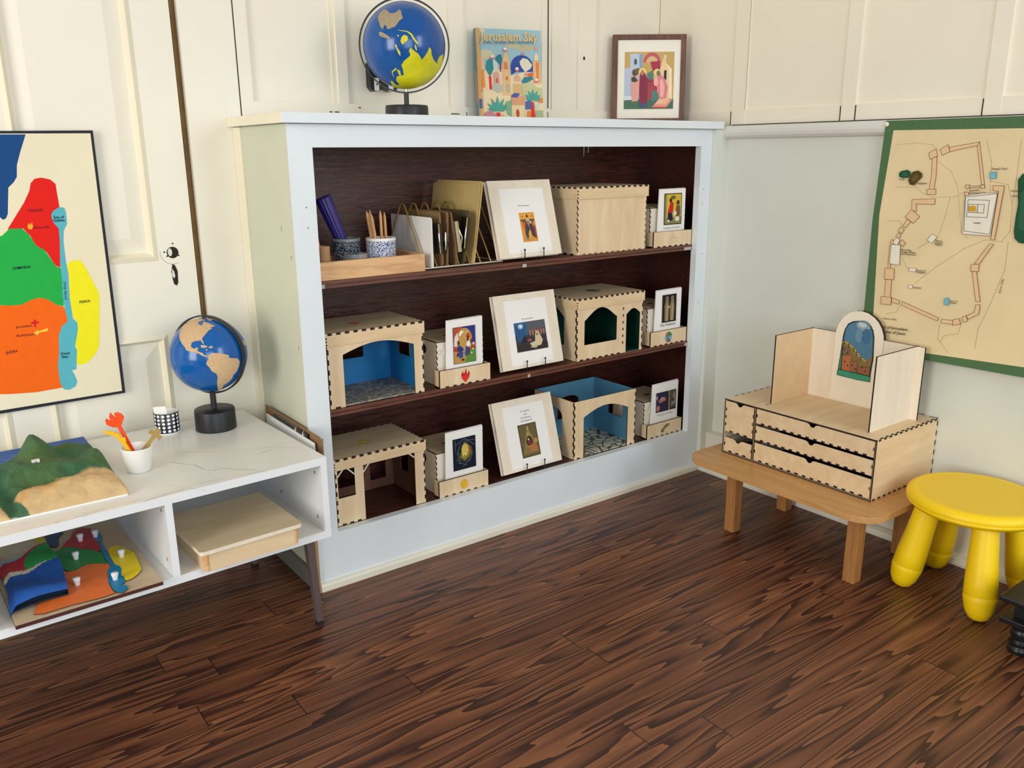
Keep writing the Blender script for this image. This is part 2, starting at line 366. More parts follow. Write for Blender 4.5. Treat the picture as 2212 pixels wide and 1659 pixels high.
MR={"sheet":[[0.4942,1.0075],[0.7947,1.0078],[0.9524,1.0081],[1.0368,0.4699],[0.8718,0.468],[0.6393,0.4654],[0.4871,0.4632],[0.4881,0.5601],[0.4859,0.784]],"cloth":[[0.5152,0.9858],[0.7982,0.9833],[0.9367,0.9829],[1.0128,0.4918],[0.8686,0.4904],[0.6393,0.4816],[0.514,0.477],[0.5136,0.5596],[0.5022,0.7927]],"walls":{"w0":[[0.6307,0.9427],[0.6465,0.9526],[0.6525,0.9376],[0.6364,0.9298]],"w1":[[0.6502,0.9472],[0.7101,0.9564],[0.7135,0.9577],[0.7135,0.9518],[0.7103,0.9501],[0.6525,0.9376]],"w2":[[0.7135,0.9577],[0.7358,0.8702],[0.7297,0.8683],[0.7101,0.9491]],"w3":[[0.6051,0.9349],[0.6207,0.9435],[0.6265,0.9284],[0.6102,0.9211]],"w4":[[0.6149,0.9233],[0.6251,0.9269],[0.6286,0.8878],[0.6273,0.8556],[0.6165,0.856],[0.6179,0.8876]],"w5":[[0.6112,0.8551],[0.6317,0.8568],[0.6325,0.8447],[0.6125,0.8444]],"w6":[[0.5794,0.832],[0.633,0.8351],[0.6334,0.8226],[0.5901,0.8226],[0.5934,0.805],[0.5812,0.8075]],"w7":[[0.5678,0.7915],[0.581,0.809],[0.6019,0.7941],[0.5887,0.7782]],"w8":[[0.5653,0.771],[0.5736,0.7869],[0.5823,0.7816],[0.5712,0.7664]],"w9":[[0.5545,0.7587],[0.5603,0.7688],[0.5692,0.7624],[0.5634,0.7527]],"w10":[[0.5506,0.7456],[0.5562,0.7549],[0.563,0.7496],[0.5579,0.7407]],"w11":[[0.5373,0.7313],[0.5423,0.7383],[0.5497,0.7322],[0.5439,0.7247]],"w12":[[0.5604,0.7331],[0.5671,0.739],[0.5762,0.7319],[0.5699,0.7229]],"w13":[[0.5377,0.7242],[0.5431,0.7246],[0.5454,0.6693],[0.5394,0.6695]],"w14":[[0.5327,0.6689],[0.5558,0.6704],[0.5576,0.6443],[0.5341,0.6425]],"w15":[[0.5375,0.642],[0.5518,0.6436],[0.5542,0.6012],[0.5393,0.6009]],"w16":[[0.5307,0.6006],[0.5567,0.6015],[0.5571,0.5837],[0.5315,0.5827]],"w17":[[0.5586,0.6006],[0.5783,0.5971],[0.5769,0.5881],[0.5581,0.5904]],"w18":[[0.5843,0.5955],[0.6752,0.5695],[0.673,0.5621],[0.5841,0.5866]],"w19":[[0.6821,0.5674],[0.708,0.5682],[0.7087,0.5598],[0.6824,0.5589]],"w20":[[0.7085,0.5702],[0.7211,0.5748],[0.7263,0.5633],[0.709,0.5576]],"w21":[[0.728,0.5789],[0.7356,0.5831],[0.7407,0.5724],[0.7309,0.5679]],"w22":[[0.7367,0.5832],[0.7525,0.5938],[0.7538,0.6113],[0.7624,0.6117],[0.7623,0.5907],[0.7413,0.5763]],"w23":[[0.7364,0.6814],[0.745,0.6841],[0.7615,0.6183],[0.7522,0.6178]],"w24":[[0.7321,0.6975],[0.7489,0.7003],[0.7491,0.6834],[0.7326,0.6828]],"w25":[[0.7383,0.6993],[0.765,0.7459],[0.7727,0.7451],[0.7489,0.7003]],"w26":[[0.7552,0.8672],[0.778,0.8675],[0.7735,0.7544],[0.7655,0.7545],[0.7681,0.8561],[0.7566,0.8572]],"w27":[[0.6978,0.8676],[0.7061,0.8678],[0.706,0.86],[0.6981,0.8604]],"w28":[[0.7297,0.8683],[0.7378,0.8685],[0.738,0.8615],[0.73,0.8613]],"w29":[[0.6978,0.8519],[0.7064,0.8521],[0.7066,0.845],[0.6979,0.8454]],"w30":[[0.7311,0.8529],[0.7395,0.8532],[0.7398,0.8461],[0.7313,0.8465]],"w31":[[0.7065,0.8649],[0.73,0.8662],[0.7304,0.8634],[0.7069,0.8614]]},"white":{"t":[[0.7002,0.8444],[0.7367,0.851],[0.7675,0.853],[0.7645,0.762],[0.7045,0.7621]],"c":[[0.6373,0.7578],[0.6497,0.7519],[0.6392,0.7368],[0.6276,0.7428]],"p":[[0.5437,0.7267],[0.5653,0.7264],[0.5684,0.6804],[0.544,0.6812]],"q":[[0.5488,0.7369],[0.5563,0.7433],[0.5631,0.7379],[0.5583,0.7266],[0.5477,0.7282]],"h":[[0.5935,0.6762],[0.6096,0.677],[0.6098,0.6689],[0.5937,0.668]],"k":[[0.5967,0.6368],[0.6063,0.6376],[0.6065,0.6293],[0.5969,0.6282]]},"blue":{"a":[[0.7462,0.8952],[0.7584,0.896],[0.7593,0.8822],[0.7471,0.8813]],"b":[[0.6843,0.613],[0.6871,0.618],[0.6928,0.618],[0.6957,0.6134],[0.6949,0.6018],[0.6846,0.6015]]},"dgreen":{"tomb":[[0.543,0.8895],[0.5476,0.8948],[0.5622,0.898],[0.5699,0.8936],[0.5717,0.8851],[0.5663,0.8801],[0.5524,0.8791],[0.5447,0.882]],"olive":[[0.8038,0.8803],[0.8112,0.8923],[0.8257,0.8969],[0.8441,0.8911],[0.8579,0.8179],[0.862,0.7569],[0.8314,0.7511],[0.8236,0.7522],[0.8142,0.7603],[0.8106,0.774],[0.81,0.8018],[0.811,0.8294]]},"brown":{"gol":[[0.567,0.8749],[0.5758,0.8937],[0.5881,0.8968],[0.5979,0.8903],[0.5985,0.8818],[0.5891,0.8724],[0.5823,0.8633],[0.5721,0.8652]]},"gold":{"g":[[0.7122,0.8216],[0.7179,0.8247],[0.7263,0.8229],[0.7278,0.8123],[0.7208,0.8112],[0.7135,0.8123]]},"lines":[[[0.7012,0.842],[0.7073,0.7689],[0.7623,0.7654],[0.7667,0.8512]],[[0.7077,0.8365],[0.7525,0.8367],[0.7523,0.8],[0.709,0.7998]],[[0.7105,0.8269],[0.7434,0.8272],[0.744,0.8095],[0.7121,0.8094]],[[0.7297,0.8273],[0.7306,0.8096]]],"paths":[[[0.5232,0.9532],[0.5728,0.9571],[0.612,0.953],[0.6289,0.9384]],[[0.6279,0.9168],[0.6606,0.8955],[0.6799,0.8599],[0.6902,0.8097],[0.6996,0.7665],[0.7159,0.753]],[[0.5343,0.859],[0.5848,0.8592],[0.6021,0.8467],[0.6264,0.8382],[0.6751,0.841],[0.7021,0.857]],[[0.7265,0.9637],[0.7432,0.9172],[0.7472,0.8757],[0.7488,0.8513]],[[0.6658,0.8407],[0.6588,0.7935],[0.6503,0.7557]],[[0.5698,0.6994],[0.5828,0.6771],[0.5916,0.6721]],[[0.6076,0.6405],[0.6536,0.6842],[0.7116,0.7307],[0.7519,0.7521],[0.7867,0.7511],[0.8006,0.7733],[0.7978,0.8288],[0.7837,0.8697],[0.7452,0.8774]],[[0.7972,0.9609],[0.7984,0.8836],[0.7978,0.8288]],[[0.8002,0.7522],[0.8018,0.6918],[0.779,0.6051],[0.7639,0.5578],[0.7628,0.5119]],[[0.5793,0.5852],[0.5709,0.5678],[0.5462,0.5602]],[[0.6777,0.5558],[0.6783,0.5205],[0.705,0.4936]],[[0.7263,0.5633],[0.7219,0.5395],[0.6926,0.5308],[0.6831,0.5134]],[[0.5248,0.7803],[0.5538,0.7819],[0.5656,0.7691]],[[0.6345,0.7433],[0.6056,0.7219]]],"texts":[["Sheep's Pool",[0.7483,0.9],[0.7794,0.9004]],["Tomb",[0.5444,0.8744],[0.5581,0.8747]],["Golgotha",[0.5898,0.8664],[0.612,0.8669]],["Antonia's",[0.708,0.8536],[0.7294,0.8557]],["Fortress",[0.7097,0.8487],[0.7287,0.85]],["Temple",[0.7253,0.7856],[0.7407,0.7872]],["Herod",[0.6475,0.742],[0.6625,0.7409]],["Antipas'",[0.6469,0.7374],[0.665,0.7366]],["Palace",[0.6474,0.7329],[0.6628,0.7327]],["Herod the",[0.5684,0.7149],[0.5937,0.7148]],["Great's Palace",[0.569,0.7095],[0.6051,0.7103]],["and Praetorium",[0.5696,0.7049],[0.6064,0.7058]],["House of",[0.612,0.6703],[0.6337,0.6718]],["Caiaphas",[0.6125,0.6661],[0.6342,0.6676]],["Cenacle",[0.6088,0.6304],[0.628,0.6311]],["Pool of",[0.6988,0.6099],[0.7143,0.612]],["Siloam",[0.6993,0.6062],[0.7131,0.6073]],["Hinnom Valley",[0.5442,0.5475],[0.5781,0.5494]],["City of Jerusalem",[0.5372,0.5257],[0.6078,0.528]],["in the Time of Jesus",[0.5202,0.513],[0.6033,0.5175]],["Kidron Valley",[0.8024,0.6431],[0.805,0.6742]],["Garden of",[0.794,0.8562],[0.8164,0.8562]],["Olives",[0.7968,0.8453],[0.8103,0.8458]]]}
ML={"sheet":[[-0.4972,0.9885],[-0.2871,0.9915],[-0.2913,0.4501],[-0.579,0.4472]],"cloth":[[-0.4979,0.984],[-0.2922,0.9859],[-0.2973,0.4556],[-0.578,0.4541]],"blue":{"sea":[[-0.4981,0.9827],[-0.4062,0.9832],[-0.42,0.9505],[-0.4288,0.9271],[-0.4319,0.9053],[-0.4385,0.8953],[-0.4491,0.8855],[-0.457,0.8364],[-0.4613,0.828],[-0.4668,0.8256],[-0.4719,0.832],[-0.5197,0.8394]]},"red":{"a":[[-0.4618,0.8074],[-0.4273,0.8557],[-0.4149,0.8776],[-0.4102,0.8929],[-0.4023,0.9009],[-0.391,0.9027],[-0.3757,0.8989],[-0.3673,0.89],[-0.3672,0.8743],[-0.3661,0.8392],[-0.3665,0.8001],[-0.3754,0.7576],[-0.3812,0.7269],[-0.3887,0.7315],[-0.4011,0.7595],[-0.4171,0.7713],[-0.4251,0.793],[-0.4356,0.8076]]},"green":{"a":[[-0.5283,0.7825],[-0.4726,0.796],[-0.4586,0.8083],[-0.4371,0.8077],[-0.4278,0.7967],[-0.4168,0.7731],[-0.4038,0.7633],[-0.3951,0.7447],[-0.3874,0.7296],[-0.3796,0.726],[-0.3803,0.6961],[-0.385,0.6485],[-0.3976,0.6536],[-0.4139,0.6664],[-0.4295,0.6699],[-0.4444,0.6668],[-0.458,0.6603],[-0.4768,0.6606],[-0.5452,0.6707]]},"orange":{"a":[[-0.5453,0.67],[-0.4768,0.6606],[-0.458,0.6603],[-0.4444,0.6668],[-0.4294,0.671],[-0.4138,0.6671],[-0.3976,0.6536],[-0.3845,0.6473],[-0.3807,0.618],[-0.3936,0.597],[-0.4056,0.557],[-0.4115,0.5004],[-0.4089,0.4821],[-0.4574,0.4805],[-0.502,0.4846],[-0.5717,0.4955]]},"teal":{"a":[[-0.3836,0.8294],[-0.3792,0.838],[-0.3669,0.8456],[-0.3583,0.8441],[-0.3562,0.8352],[-0.3573,0.8121],[-0.3648,0.8],[-0.3683,0.7787],[-0.3692,0.7426],[-0.3681,0.7133],[-0.3721,0.6657],[-0.3717,0.6226],[-0.3646,0.6123],[-0.3655,0.5972],[-0.3753,0.5641],[-0.3729,0.5561],[-0.3788,0.5164],[-0.3875,0.5151],[-0.3832,0.5035],[-0.3805,0.4906],[-0.3852,0.4804],[-0.398,0.4748],[-0.4077,0.4784],[-0.4125,0.4929],[-0.4119,0.5274],[-0.4056,0.557],[-0.4021,0.5906],[-0.3937,0.6084],[-0.3817,0.6181],[-0.3834,0.6408],[-0.3842,0.667],[-0.381,0.7035],[-0.3799,0.7362],[-0.3748,0.7792],[-0.3734,0.8041],[-0.3807,0.8151]]},"yellow":{"a":[[-0.3678,0.7334],[-0.3581,0.7388],[-0.343,0.7387],[-0.3361,0.7271],[-0.3249,0.6946],[-0.3163,0.6674],[-0.3189,0.6411],[-0.3301,0.5577],[-0.3412,0.5399],[-0.3568,0.5266],[-0.3744,0.5239],[-0.3766,0.5335],[-0.3719,0.556],[-0.3743,0.5717],[-0.3655,0.5972],[-0.3643,0.6141],[-0.3708,0.6243],[-0.3711,0.6656],[-0.3671,0.7132]]},"flame":{"a":[[-0.4274,0.8107],[-0.4238,0.8181],[-0.422,0.8132],[-0.4187,0.8189],[-0.4174,0.8101],[-0.4212,0.8051],[-0.4262,0.8057]]},"cross":{"a":[[-0.4471,0.6243],[-0.442,0.6244],[-0.4414,0.6284],[-0.4376,0.628],[-0.4382,0.624],[-0.4334,0.6237],[-0.4339,0.6201],[-0.4387,0.62],[-0.4396,0.6134],[-0.4432,0.6135],[-0.4423,0.6197],[-0.4477,0.62]]},"comet":{"a":[[-0.4442,0.6037],[-0.4403,0.6039],[-0.4382,0.6073],[-0.4364,0.6041],[-0.4195,0.6086],[-0.4196,0.6027],[-0.4325,0.6014],[-0.4376,0.5998],[-0.439,0.5948],[-0.4415,0.5996],[-0.4444,0.5977]]},"texts":[["GALILEE",[-0.4225,0.8389],[-0.3964,0.8384]],["Nazareth",[-0.417,0.8059],[-0.39,0.8057]],["SAMARIA",[-0.4637,0.73],[-0.4323,0.7305]],["PEREA",[-0.3551,0.6515],[-0.3345,0.6523]],["JUDEA",[-0.4991,0.5662],[-0.4781,0.5676]],["Jerusalem",[-0.4751,0.615],[-0.4465,0.615]],["Bethlehem",[-0.4757,0.5975],[-0.4451,0.5971]],["Sea of",[-0.3798,0.8239],[-0.361,0.8237]],["Galilee",[-0.3807,0.8176],[-0.3605,0.8176]],["Dead",[-0.4031,0.5506],[-0.3874,0.5498]],["Sea",[-0.403,0.5437],[-0.3917,0.5427]],["Jordan River",[-0.3779,0.6618],[-0.375,0.6985]]]}
PZ={"red":[[-0.4823,0.0616],[-0.473,0.08],[-0.4601,0.0983],[-0.4511,0.1251],[-0.4419,0.1363],[-0.4296,0.1324],[-0.42,0.1218],[-0.4211,0.0974],[-0.4236,0.0813],[-0.4215,0.0598],[-0.4208,0.0354],[-0.4247,0.0048],[-0.4298,0.0016],[-0.4345,0.0123],[-0.4404,0.0243],[-0.4502,0.0306],[-0.4597,0.0463],[-0.4687,0.0574]],"green":[[-0.4943,0.0501],[-0.482,0.0593],[-0.4687,0.0574],[-0.4599,0.0452],[-0.4504,0.0295],[-0.4406,0.0232],[-0.4348,0.0109],[-0.43,0.0006],[-0.4258,-0.0026],[-0.4286,-0.0584],[-0.4425,-0.0478],[-0.4572,-0.0415],[-0.4687,-0.0468],[-0.4777,-0.0531],[-0.488,-0.0527],[-0.4989,-0.0255],[-0.5013,0.0072]],"orange":[[-0.509,-0.0403],[-0.4881,-0.0534],[-0.4779,-0.0538],[-0.4689,-0.0475],[-0.4573,-0.0421],[-0.4427,-0.0488],[-0.4255,-0.0628],[-0.426,-0.0778],[-0.4334,-0.0909],[-0.4424,-0.1422],[-0.4427,-0.1731],[-0.441,-0.1829],[-0.4605,-0.1863],[-0.5084,-0.1822],[-0.5486,-0.1843],[-0.5625,-0.1768],[-0.5574,-0.1573],[-0.5303,-0.0956]],"blue":[[-0.4238,0.0837],[-0.416,0.098],[-0.4114,0.0922],[-0.4097,0.0684],[-0.4141,0.052],[-0.4173,0.0285],[-0.4166,-0.0015],[-0.4181,-0.041],[-0.4173,-0.0748],[-0.4115,-0.0851],[-0.4128,-0.103],[-0.4175,-0.1235],[-0.4158,-0.1322],[-0.4184,-0.1535],[-0.4252,-0.1589],[-0.4191,-0.1705],[-0.4192,-0.1792],[-0.4288,-0.1905],[-0.4367,-0.1862],[-0.4413,-0.1725],[-0.4415,-0.1499],[-0.4396,-0.1229],[-0.4347,-0.0937],[-0.4254,-0.0782],[-0.4258,-0.039],[-0.4245,0.0005],[-0.4206,0.0396],[-0.4233,0.0612]],"yellow":[[-0.4148,-0.0029],[-0.4059,0.0091],[-0.3959,0.0099],[-0.387,-0.0075],[-0.3768,-0.0424],[-0.3791,-0.0749],[-0.3831,-0.1221],[-0.3928,-0.137],[-0.4047,-0.1479],[-0.4168,-0.1494],[-0.4152,-0.1308],[-0.4175,-0.1235],[-0.4114,-0.0966],[-0.4174,-0.069],[-0.4166,-0.0341]],"sea":[[-0.5959,0.1533],[-0.5487,0.1382],[-0.5077,0.1394],[-0.468,0.1426],[-0.4675,0.1331],[-0.4776,0.1185],[-0.4828,0.0832],[-0.4882,0.0712],[-0.4931,0.0742],[-0.5019,0.0873],[-0.5277,0.0758],[-0.5568,0.0738],[-0.6018,0.0944]]}
PK=[[-0.3996,-0.0472],[-0.4297,-0.1341],[-0.4691,-0.0057],[-0.4471,0.073],[-0.42,0.0741],[-0.4907,-0.1139],[-0.5438,0.0738]]
AW={"arch":[[0.4362,0.3294],[0.4377,0.3964],[0.4377,0.4986],[0.4389,0.5096],[0.4443,0.5253],[0.4542,0.5417],[0.4689,0.5544],[0.4862,0.5616],[0.5016,0.5636],[0.5196,0.5607],[0.5358,0.5528],[0.5476,0.5433],[0.5579,0.5286],[0.564,0.5132],[0.5658,0.5012],[0.5654,0.464],[0.5613,0.3281]],"frame":[[0.4524,0.4038],[0.4553,0.4435],[0.4579,0.4956],[0.4618,0.5132],[0.4694,0.5282],[0.4822,0.536],[0.4998,0.5397],[0.5176,0.5398],[0.5293,0.5333],[0.5372,0.5212],[0.5416,0.5054],[0.545,0.4519],[0.5429,0.422],[0.5418,0.407],[0.5423,0.3939],[0.5092,0.3927],[0.4529,0.394]],"sky":[[0.4626,0.408],[0.4611,0.4875],[0.4641,0.5136],[0.4718,0.5275],[0.4846,0.5347],[0.5,0.5381],[0.5156,0.5378],[0.5272,0.532],[0.5357,0.5189],[0.5397,0.503],[0.5429,0.4515],[0.5403,0.4257],[0.54,0.4087]],"hill":[[0.4574,0.4784],[0.4639,0.4827],[0.4772,0.4775],[0.4917,0.4695],[0.4996,0.4603],[0.512,0.4498],[0.5239,0.4436],[0.5343,0.4498],[0.5426,0.464],[0.5429,0.4515],[0.5403,0.4257],[0.54,0.4087],[0.4626,0.408]],"green_sill":[[0.4525,0.4027],[0.4577,0.4092],[0.5426,0.4072],[0.5423,0.3939],[0.5092,0.3927],[0.4529,0.394]],"house1":[[0.4585,0.4678],[0.4781,0.4692],[0.481,0.4526],[0.4595,0.4475]],"house2":[[0.461,0.4446],[0.4869,0.4515],[0.4869,0.4086],[0.4612,0.4099]],"house3":[[0.4853,0.4341],[0.5042,0.4388],[0.5051,0.4101],[0.4868,0.4096]],"wall":[[0.507,0.4233],[0.5123,0.4265],[0.5169,0.4253],[0.5211,0.4287],[0.5258,0.4266],[0.5298,0.43],[0.5389,0.4286],[0.5407,0.4089],[0.5074,0.4095]]}
G1={"namerica":[[-0.494,0.208,0.844],[-0.377,0.188,0.907],[-0.28,0.168,0.945],[-0.191,0.148,0.97],[-0.136,-0.093,0.986],[-0.05,-0.194,0.98],[-0.119,-0.272,0.955],[-0.071,-0.188,0.98],[-0.213,-0.199,0.957],[-0.275,-0.255,0.927],[-0.267,-0.344,0.9],[-0.221,-0.421,0.88],[-0.177,-0.352,0.919],[-0.125,-0.292,0.948],[-0.039,-0.393,0.919],[0.027,-0.48,0.877],[0.084,-0.523,0.848],[-0.042,-0.557,0.829],[-0.03,-0.596,0.803],[-0.131,-0.625,0.77],[-0.215,-0.675,0.706],[-0.292,-0.703,0.649],[-0.344,-0.723,0.6],[-0.327,-0.807,0.492],[-0.356,-0.801,0.481],[-0.382,-0.735,0.559],[-0.491,-0.673,0.553],[-0.582,-0.629,0.515],[-0.621,-0.66,0.422],[-0.577,-0.73,0.366],[-0.496,-0.769,0.404],[-0.479,-0.789,0.384],[-0.515,-0.795,0.32],[-0.402,-0.88,0.251],[-0.375,-0.906,0.198],[-0.292,-0.938,0.189],[-0.325,-0.933,0.156],[-0.407,-0.897,0.176],[-0.492,-0.835,0.247],[-0.586,-0.76,0.283],[-0.684,-0.664,0.302],[-0.732,-0.592,0.336],[-0.74,-0.538,0.404],[-0.77,-0.407,0.491],[-0.768,-0.243,0.593],[-0.697,-0.08,0.713],[-0.6,0.014,0.8]],"samerica":[[-0.292,-0.938,0.189],[-0.203,-0.949,0.242],[-0.026,-0.974,0.225],[0.111,-0.979,0.172],[0.218,-0.967,0.129],[0.228,-0.972,0.05],[0.461,-0.888,-0.005],[0.533,-0.839,-0.11],[0.501,-0.83,-0.246],[0.446,-0.821,-0.357],[0.339,-0.832,-0.439],[0.309,-0.775,-0.551],[0.227,-0.74,-0.633],[0.103,-0.692,-0.714],[0.095,-0.564,-0.82],[0.101,-0.424,-0.9],[-0.0,-0.48,-0.877],[-0.093,-0.772,-0.629],[-0.097,-0.902,-0.42],[-0.131,-0.939,-0.32],[-0.247,-0.941,-0.233],[-0.295,-0.947,-0.126],[-0.36,-0.932,-0.035],[-0.356,-0.934,0.022],[-0.296,-0.95,0.101]],"cuba":[[-0.415,-0.792,0.449],[-0.329,-0.829,0.451],[-0.261,-0.873,0.411],[-0.317,-0.867,0.384],[-0.409,-0.826,0.388]],"hisp":[[-0.242,-0.884,0.401],[-0.163,-0.893,0.42],[-0.136,-0.916,0.378],[-0.236,-0.903,0.359]],"jam":[[-0.327,-0.883,0.338],[-0.278,-0.891,0.359],[-0.305,-0.904,0.3]],"greenland":[[-0.003,-0.034,0.999],[0.199,0.035,0.979],[0.148,-0.226,0.963],[0.039,-0.282,0.959],[0.009,-0.148,0.989]],"africa":[[0.77,-0.502,0.393],[0.822,-0.46,0.336],[0.873,-0.428,0.235],[0.839,-0.502,0.208],[0.774,-0.567,0.282]]}
G2={"aus":[[-0.793,-0.196,0.576],[-0.733,-0.194,0.652],[-0.652,-0.218,0.726],[-0.624,-0.292,0.725],[-0.624,-0.475,0.62],[-0.536,-0.566,0.627],[-0.429,-0.565,0.705],[-0.407,-0.609,0.681],[-0.441,-0.695,0.568],[-0.439,-0.745,0.502],[-0.533,-0.725,0.437],[-0.59,-0.721,0.362],[-0.641,-0.707,0.299],[-0.688,-0.666,0.29],[-0.735,-0.626,0.26],[-0.782,-0.564,0.264],[-0.766,-0.565,0.306],[-0.79,-0.495,0.362],[-0.82,-0.487,0.3],[-0.84,-0.48,0.254],[-0.855,-0.404,0.327],[-0.843,-0.355,0.404],[-0.827,-0.263,0.496]],"png":[[-0.896,-0.394,0.206],[-0.859,-0.472,0.201],[-0.815,-0.56,0.149],[-0.765,-0.637,0.093],[-0.746,-0.665,0.03],[-0.781,-0.623,0.046],[-0.82,-0.568,0.066],[-0.868,-0.488,0.092],[-0.899,-0.419,0.127]],"sumatra":[[-0.611,-0.756,0.234],[-0.503,-0.835,0.222],[-0.414,-0.885,0.212],[-0.324,-0.934,0.151],[-0.27,-0.962,0.048],[-0.182,-0.981,-0.061],[-0.228,-0.972,-0.063],[-0.3,-0.954,0.017],[-0.356,-0.927,0.119],[-0.426,-0.885,0.191],[-0.539,-0.815,0.212]],"borneo":[[-0.549,-0.833,0.076],[-0.494,-0.86,0.128],[-0.423,-0.901,0.097],[-0.422,-0.907,0.014],[-0.497,-0.866,-0.048],[-0.539,-0.837,-0.092],[-0.575,-0.818,-0.016]],"phil":[[-0.678,-0.73,-0.086],[-0.647,-0.758,-0.087],[-0.635,-0.758,-0.148],[-0.568,-0.784,-0.249],[-0.557,-0.758,-0.338],[-0.606,-0.749,-0.268],[-0.649,-0.742,-0.167]],"malay":[[-0.273,-0.96,-0.065],[-0.247,-0.963,-0.104],[-0.22,-0.958,-0.185],[-0.234,-0.948,-0.215],[-0.269,-0.952,-0.146]],"dot":[[-0.63,-0.768,0.115],[-0.609,-0.782,0.129],[-0.594,-0.797,0.108],[-0.612,-0.787,0.081]],"asia":[[-0.373,-0.916,-0.148],[-0.332,-0.926,-0.178],[-0.267,-0.937,-0.226],[-0.19,-0.946,-0.264],[-0.066,-0.915,-0.398],[-0.003,-0.949,-0.315],[0.055,-0.971,-0.232],[0.105,-0.988,-0.118],[0.16,-0.973,-0.164],[0.191,-0.94,-0.283],[0.289,-0.873,-0.394],[0.459,-0.763,-0.455],[0.728,-0.503,-0.466],[0.678,-0.461,-0.572],[0.581,-0.385,-0.717],[0.473,-0.309,-0.825],[0.334,-0.216,-0.918],[0.188,-0.123,-0.974],[-0.019,-0.0,-1.0],[-0.16,0.079,-0.984],[-0.302,0.082,-0.95],[-0.514,-0.163,-0.842],[-0.493,-0.207,-0.845],[-0.335,-0.138,-0.932],[-0.311,-0.239,-0.92],[-0.451,-0.319,-0.833],[-0.488,-0.423,-0.763],[-0.477,-0.464,-0.746],[-0.425,-0.497,-0.757],[-0.379,-0.58,-0.721],[-0.45,-0.662,-0.6],[-0.501,-0.689,-0.523],[-0.468,-0.774,-0.427],[-0.392,-0.847,-0.358],[-0.356,-0.886,-0.298],[-0.399,-0.888,-0.229]],"japan":[[-0.625,-0.434,-0.649],[-0.596,-0.548,-0.587],[-0.57,-0.584,-0.579],[-0.563,-0.551,-0.616],[-0.6,-0.453,-0.66],[-0.566,-0.394,-0.724],[-0.518,-0.353,-0.779],[-0.567,-0.376,-0.733]],"sakh":[[-0.555,-0.559,-0.616],[-0.496,-0.6,-0.627],[-0.442,-0.547,-0.711],[-0.409,-0.51,-0.757],[-0.446,-0.493,-0.747]],"india2":[[0.425,-0.821,-0.381],[0.493,-0.825,-0.275],[0.638,-0.739,-0.217],[0.682,-0.643,-0.349],[0.703,-0.525,-0.48],[0.582,-0.611,-0.536],[0.543,-0.699,-0.465],[0.443,-0.783,-0.438]],"redpatch":[[0.609,-0.406,-0.681],[0.565,-0.374,-0.735],[0.458,-0.298,-0.837],[0.328,-0.212,-0.921],[0.423,-0.274,-0.864],[0.529,-0.348,-0.774]]}
VEINS=[[[[-0.2813,-0.0031],[-0.272,-0.0183],[-0.2648,-0.0309],[-0.2522,-0.0437],[-0.2475,-0.0641],[-0.2445,-0.0809],[-0.231,-0.0981],[-0.2163,-0.0951],[-0.2062,-0.1058],[-0.1987,-0.1164],[-0.1857,-0.1266],[-0.1696,-0.1438],[-0.1559,-0.1668]],0.0016,"#a39e98"],[[[-0.2577,0.0515],[-0.2438,0.0407],[-0.2097,0.012],[-0.1913,-0.0024],[-0.174,-0.0115],[-0.1423,-0.0221],[-0.1229,-0.0263],[-0.1049,-0.0347],[-0.0809,-0.0512],[-0.0596,-0.0744]],0.0012,"#c3bfb8"],[[[-0.3244,-0.1195],[-0.3033,-0.1437],[-0.2875,-0.1686],[-0.2659,-0.2039]],0.001,"#d2cec7"],[[[-0.0889,-0.056],[-0.0739,-0.0567],[-0.0622,-0.0658],[-0.0403,-0.1015]],0.001,"#d0ccc5"]]
def wbuild(mb, name, parent, bevel=0):                  # coordinates given in the room; stored relative to the thing's base
    L = Vector(parent.location); mb.v = [tuple(Vector(q)-L) for q in mb.v]
    return mb.build(name, parent, bevel)

# ================================================================== the room
b = MB(); b.box((-3.2, -4.3, -.05), (2.0, .32, 0), 'floor'); struct('floor', b)

# wall behind the bookcase: plain board, panelled above the ledge
b = MB(); b.box((-1.9, .315, 0), (1.45, .36, 2.4), 'cream_wall'); b.box((-.098, .284, 0), (.0175, .315, 2.4), 'door_paint')
b.box((.018, .29, .9), (1.318, .315, 2.4), 'cream_wall')
for x0, x1 in ((.0185, .046), (.252, .277), (.560, .603), (.892, .948), (.985, 1.052)): b.box((x0, .282, 1.056), (x1, .29, 2.4), 'cream_wall')
b.box((.86, .286, 1.03), (.985, .29, 2.4), 'cream_wall'); b.box((.24, .287, 1.05), (.252, .29, 2.4), 'trim_cream')
b.box((.0185, .281, 1.0), (1.318, .2905, 1.056), 'cream_wall')
b.box((.0165, .283, .95), (.0188, .292, 2.4), 'gap_dark'); b.box((.8795, .2845, 1.06), (.882, .288, 2.4), 'gap_dark')
for x0, x1, z in ((.225, .232, 1.036), (.238, .249, 1.036), (.56, .585, 1.038), (.3, .306, 1.047)): b.box((x0, .2802, z), (x1, .282, z+.0022), 'gap_dark')
b.box((.876, .2802, 1.02), (.8778, .282, 1.05), 'gap_dark'); b.box((.607, .2802, 1.02), (.6085, .282, 1.045), 'gap_dark')
b.box((1.3045, .281, 1.02), (1.3052, .2822, 2.4), 'gap_brown'); b.box((1.005, .28, 1.192), (1.010, .2822, 1.2), 'gap_dark')
struct('wall_back', b)
b = MB(); b.box((-.1125, .300, 0), (-.098, .32, 2.4), 'gap_brown'); b.box((-.1125, .2985, 0), (-.1085, .302, 2.4), 'gap_dark'); struct('trim_1', b)

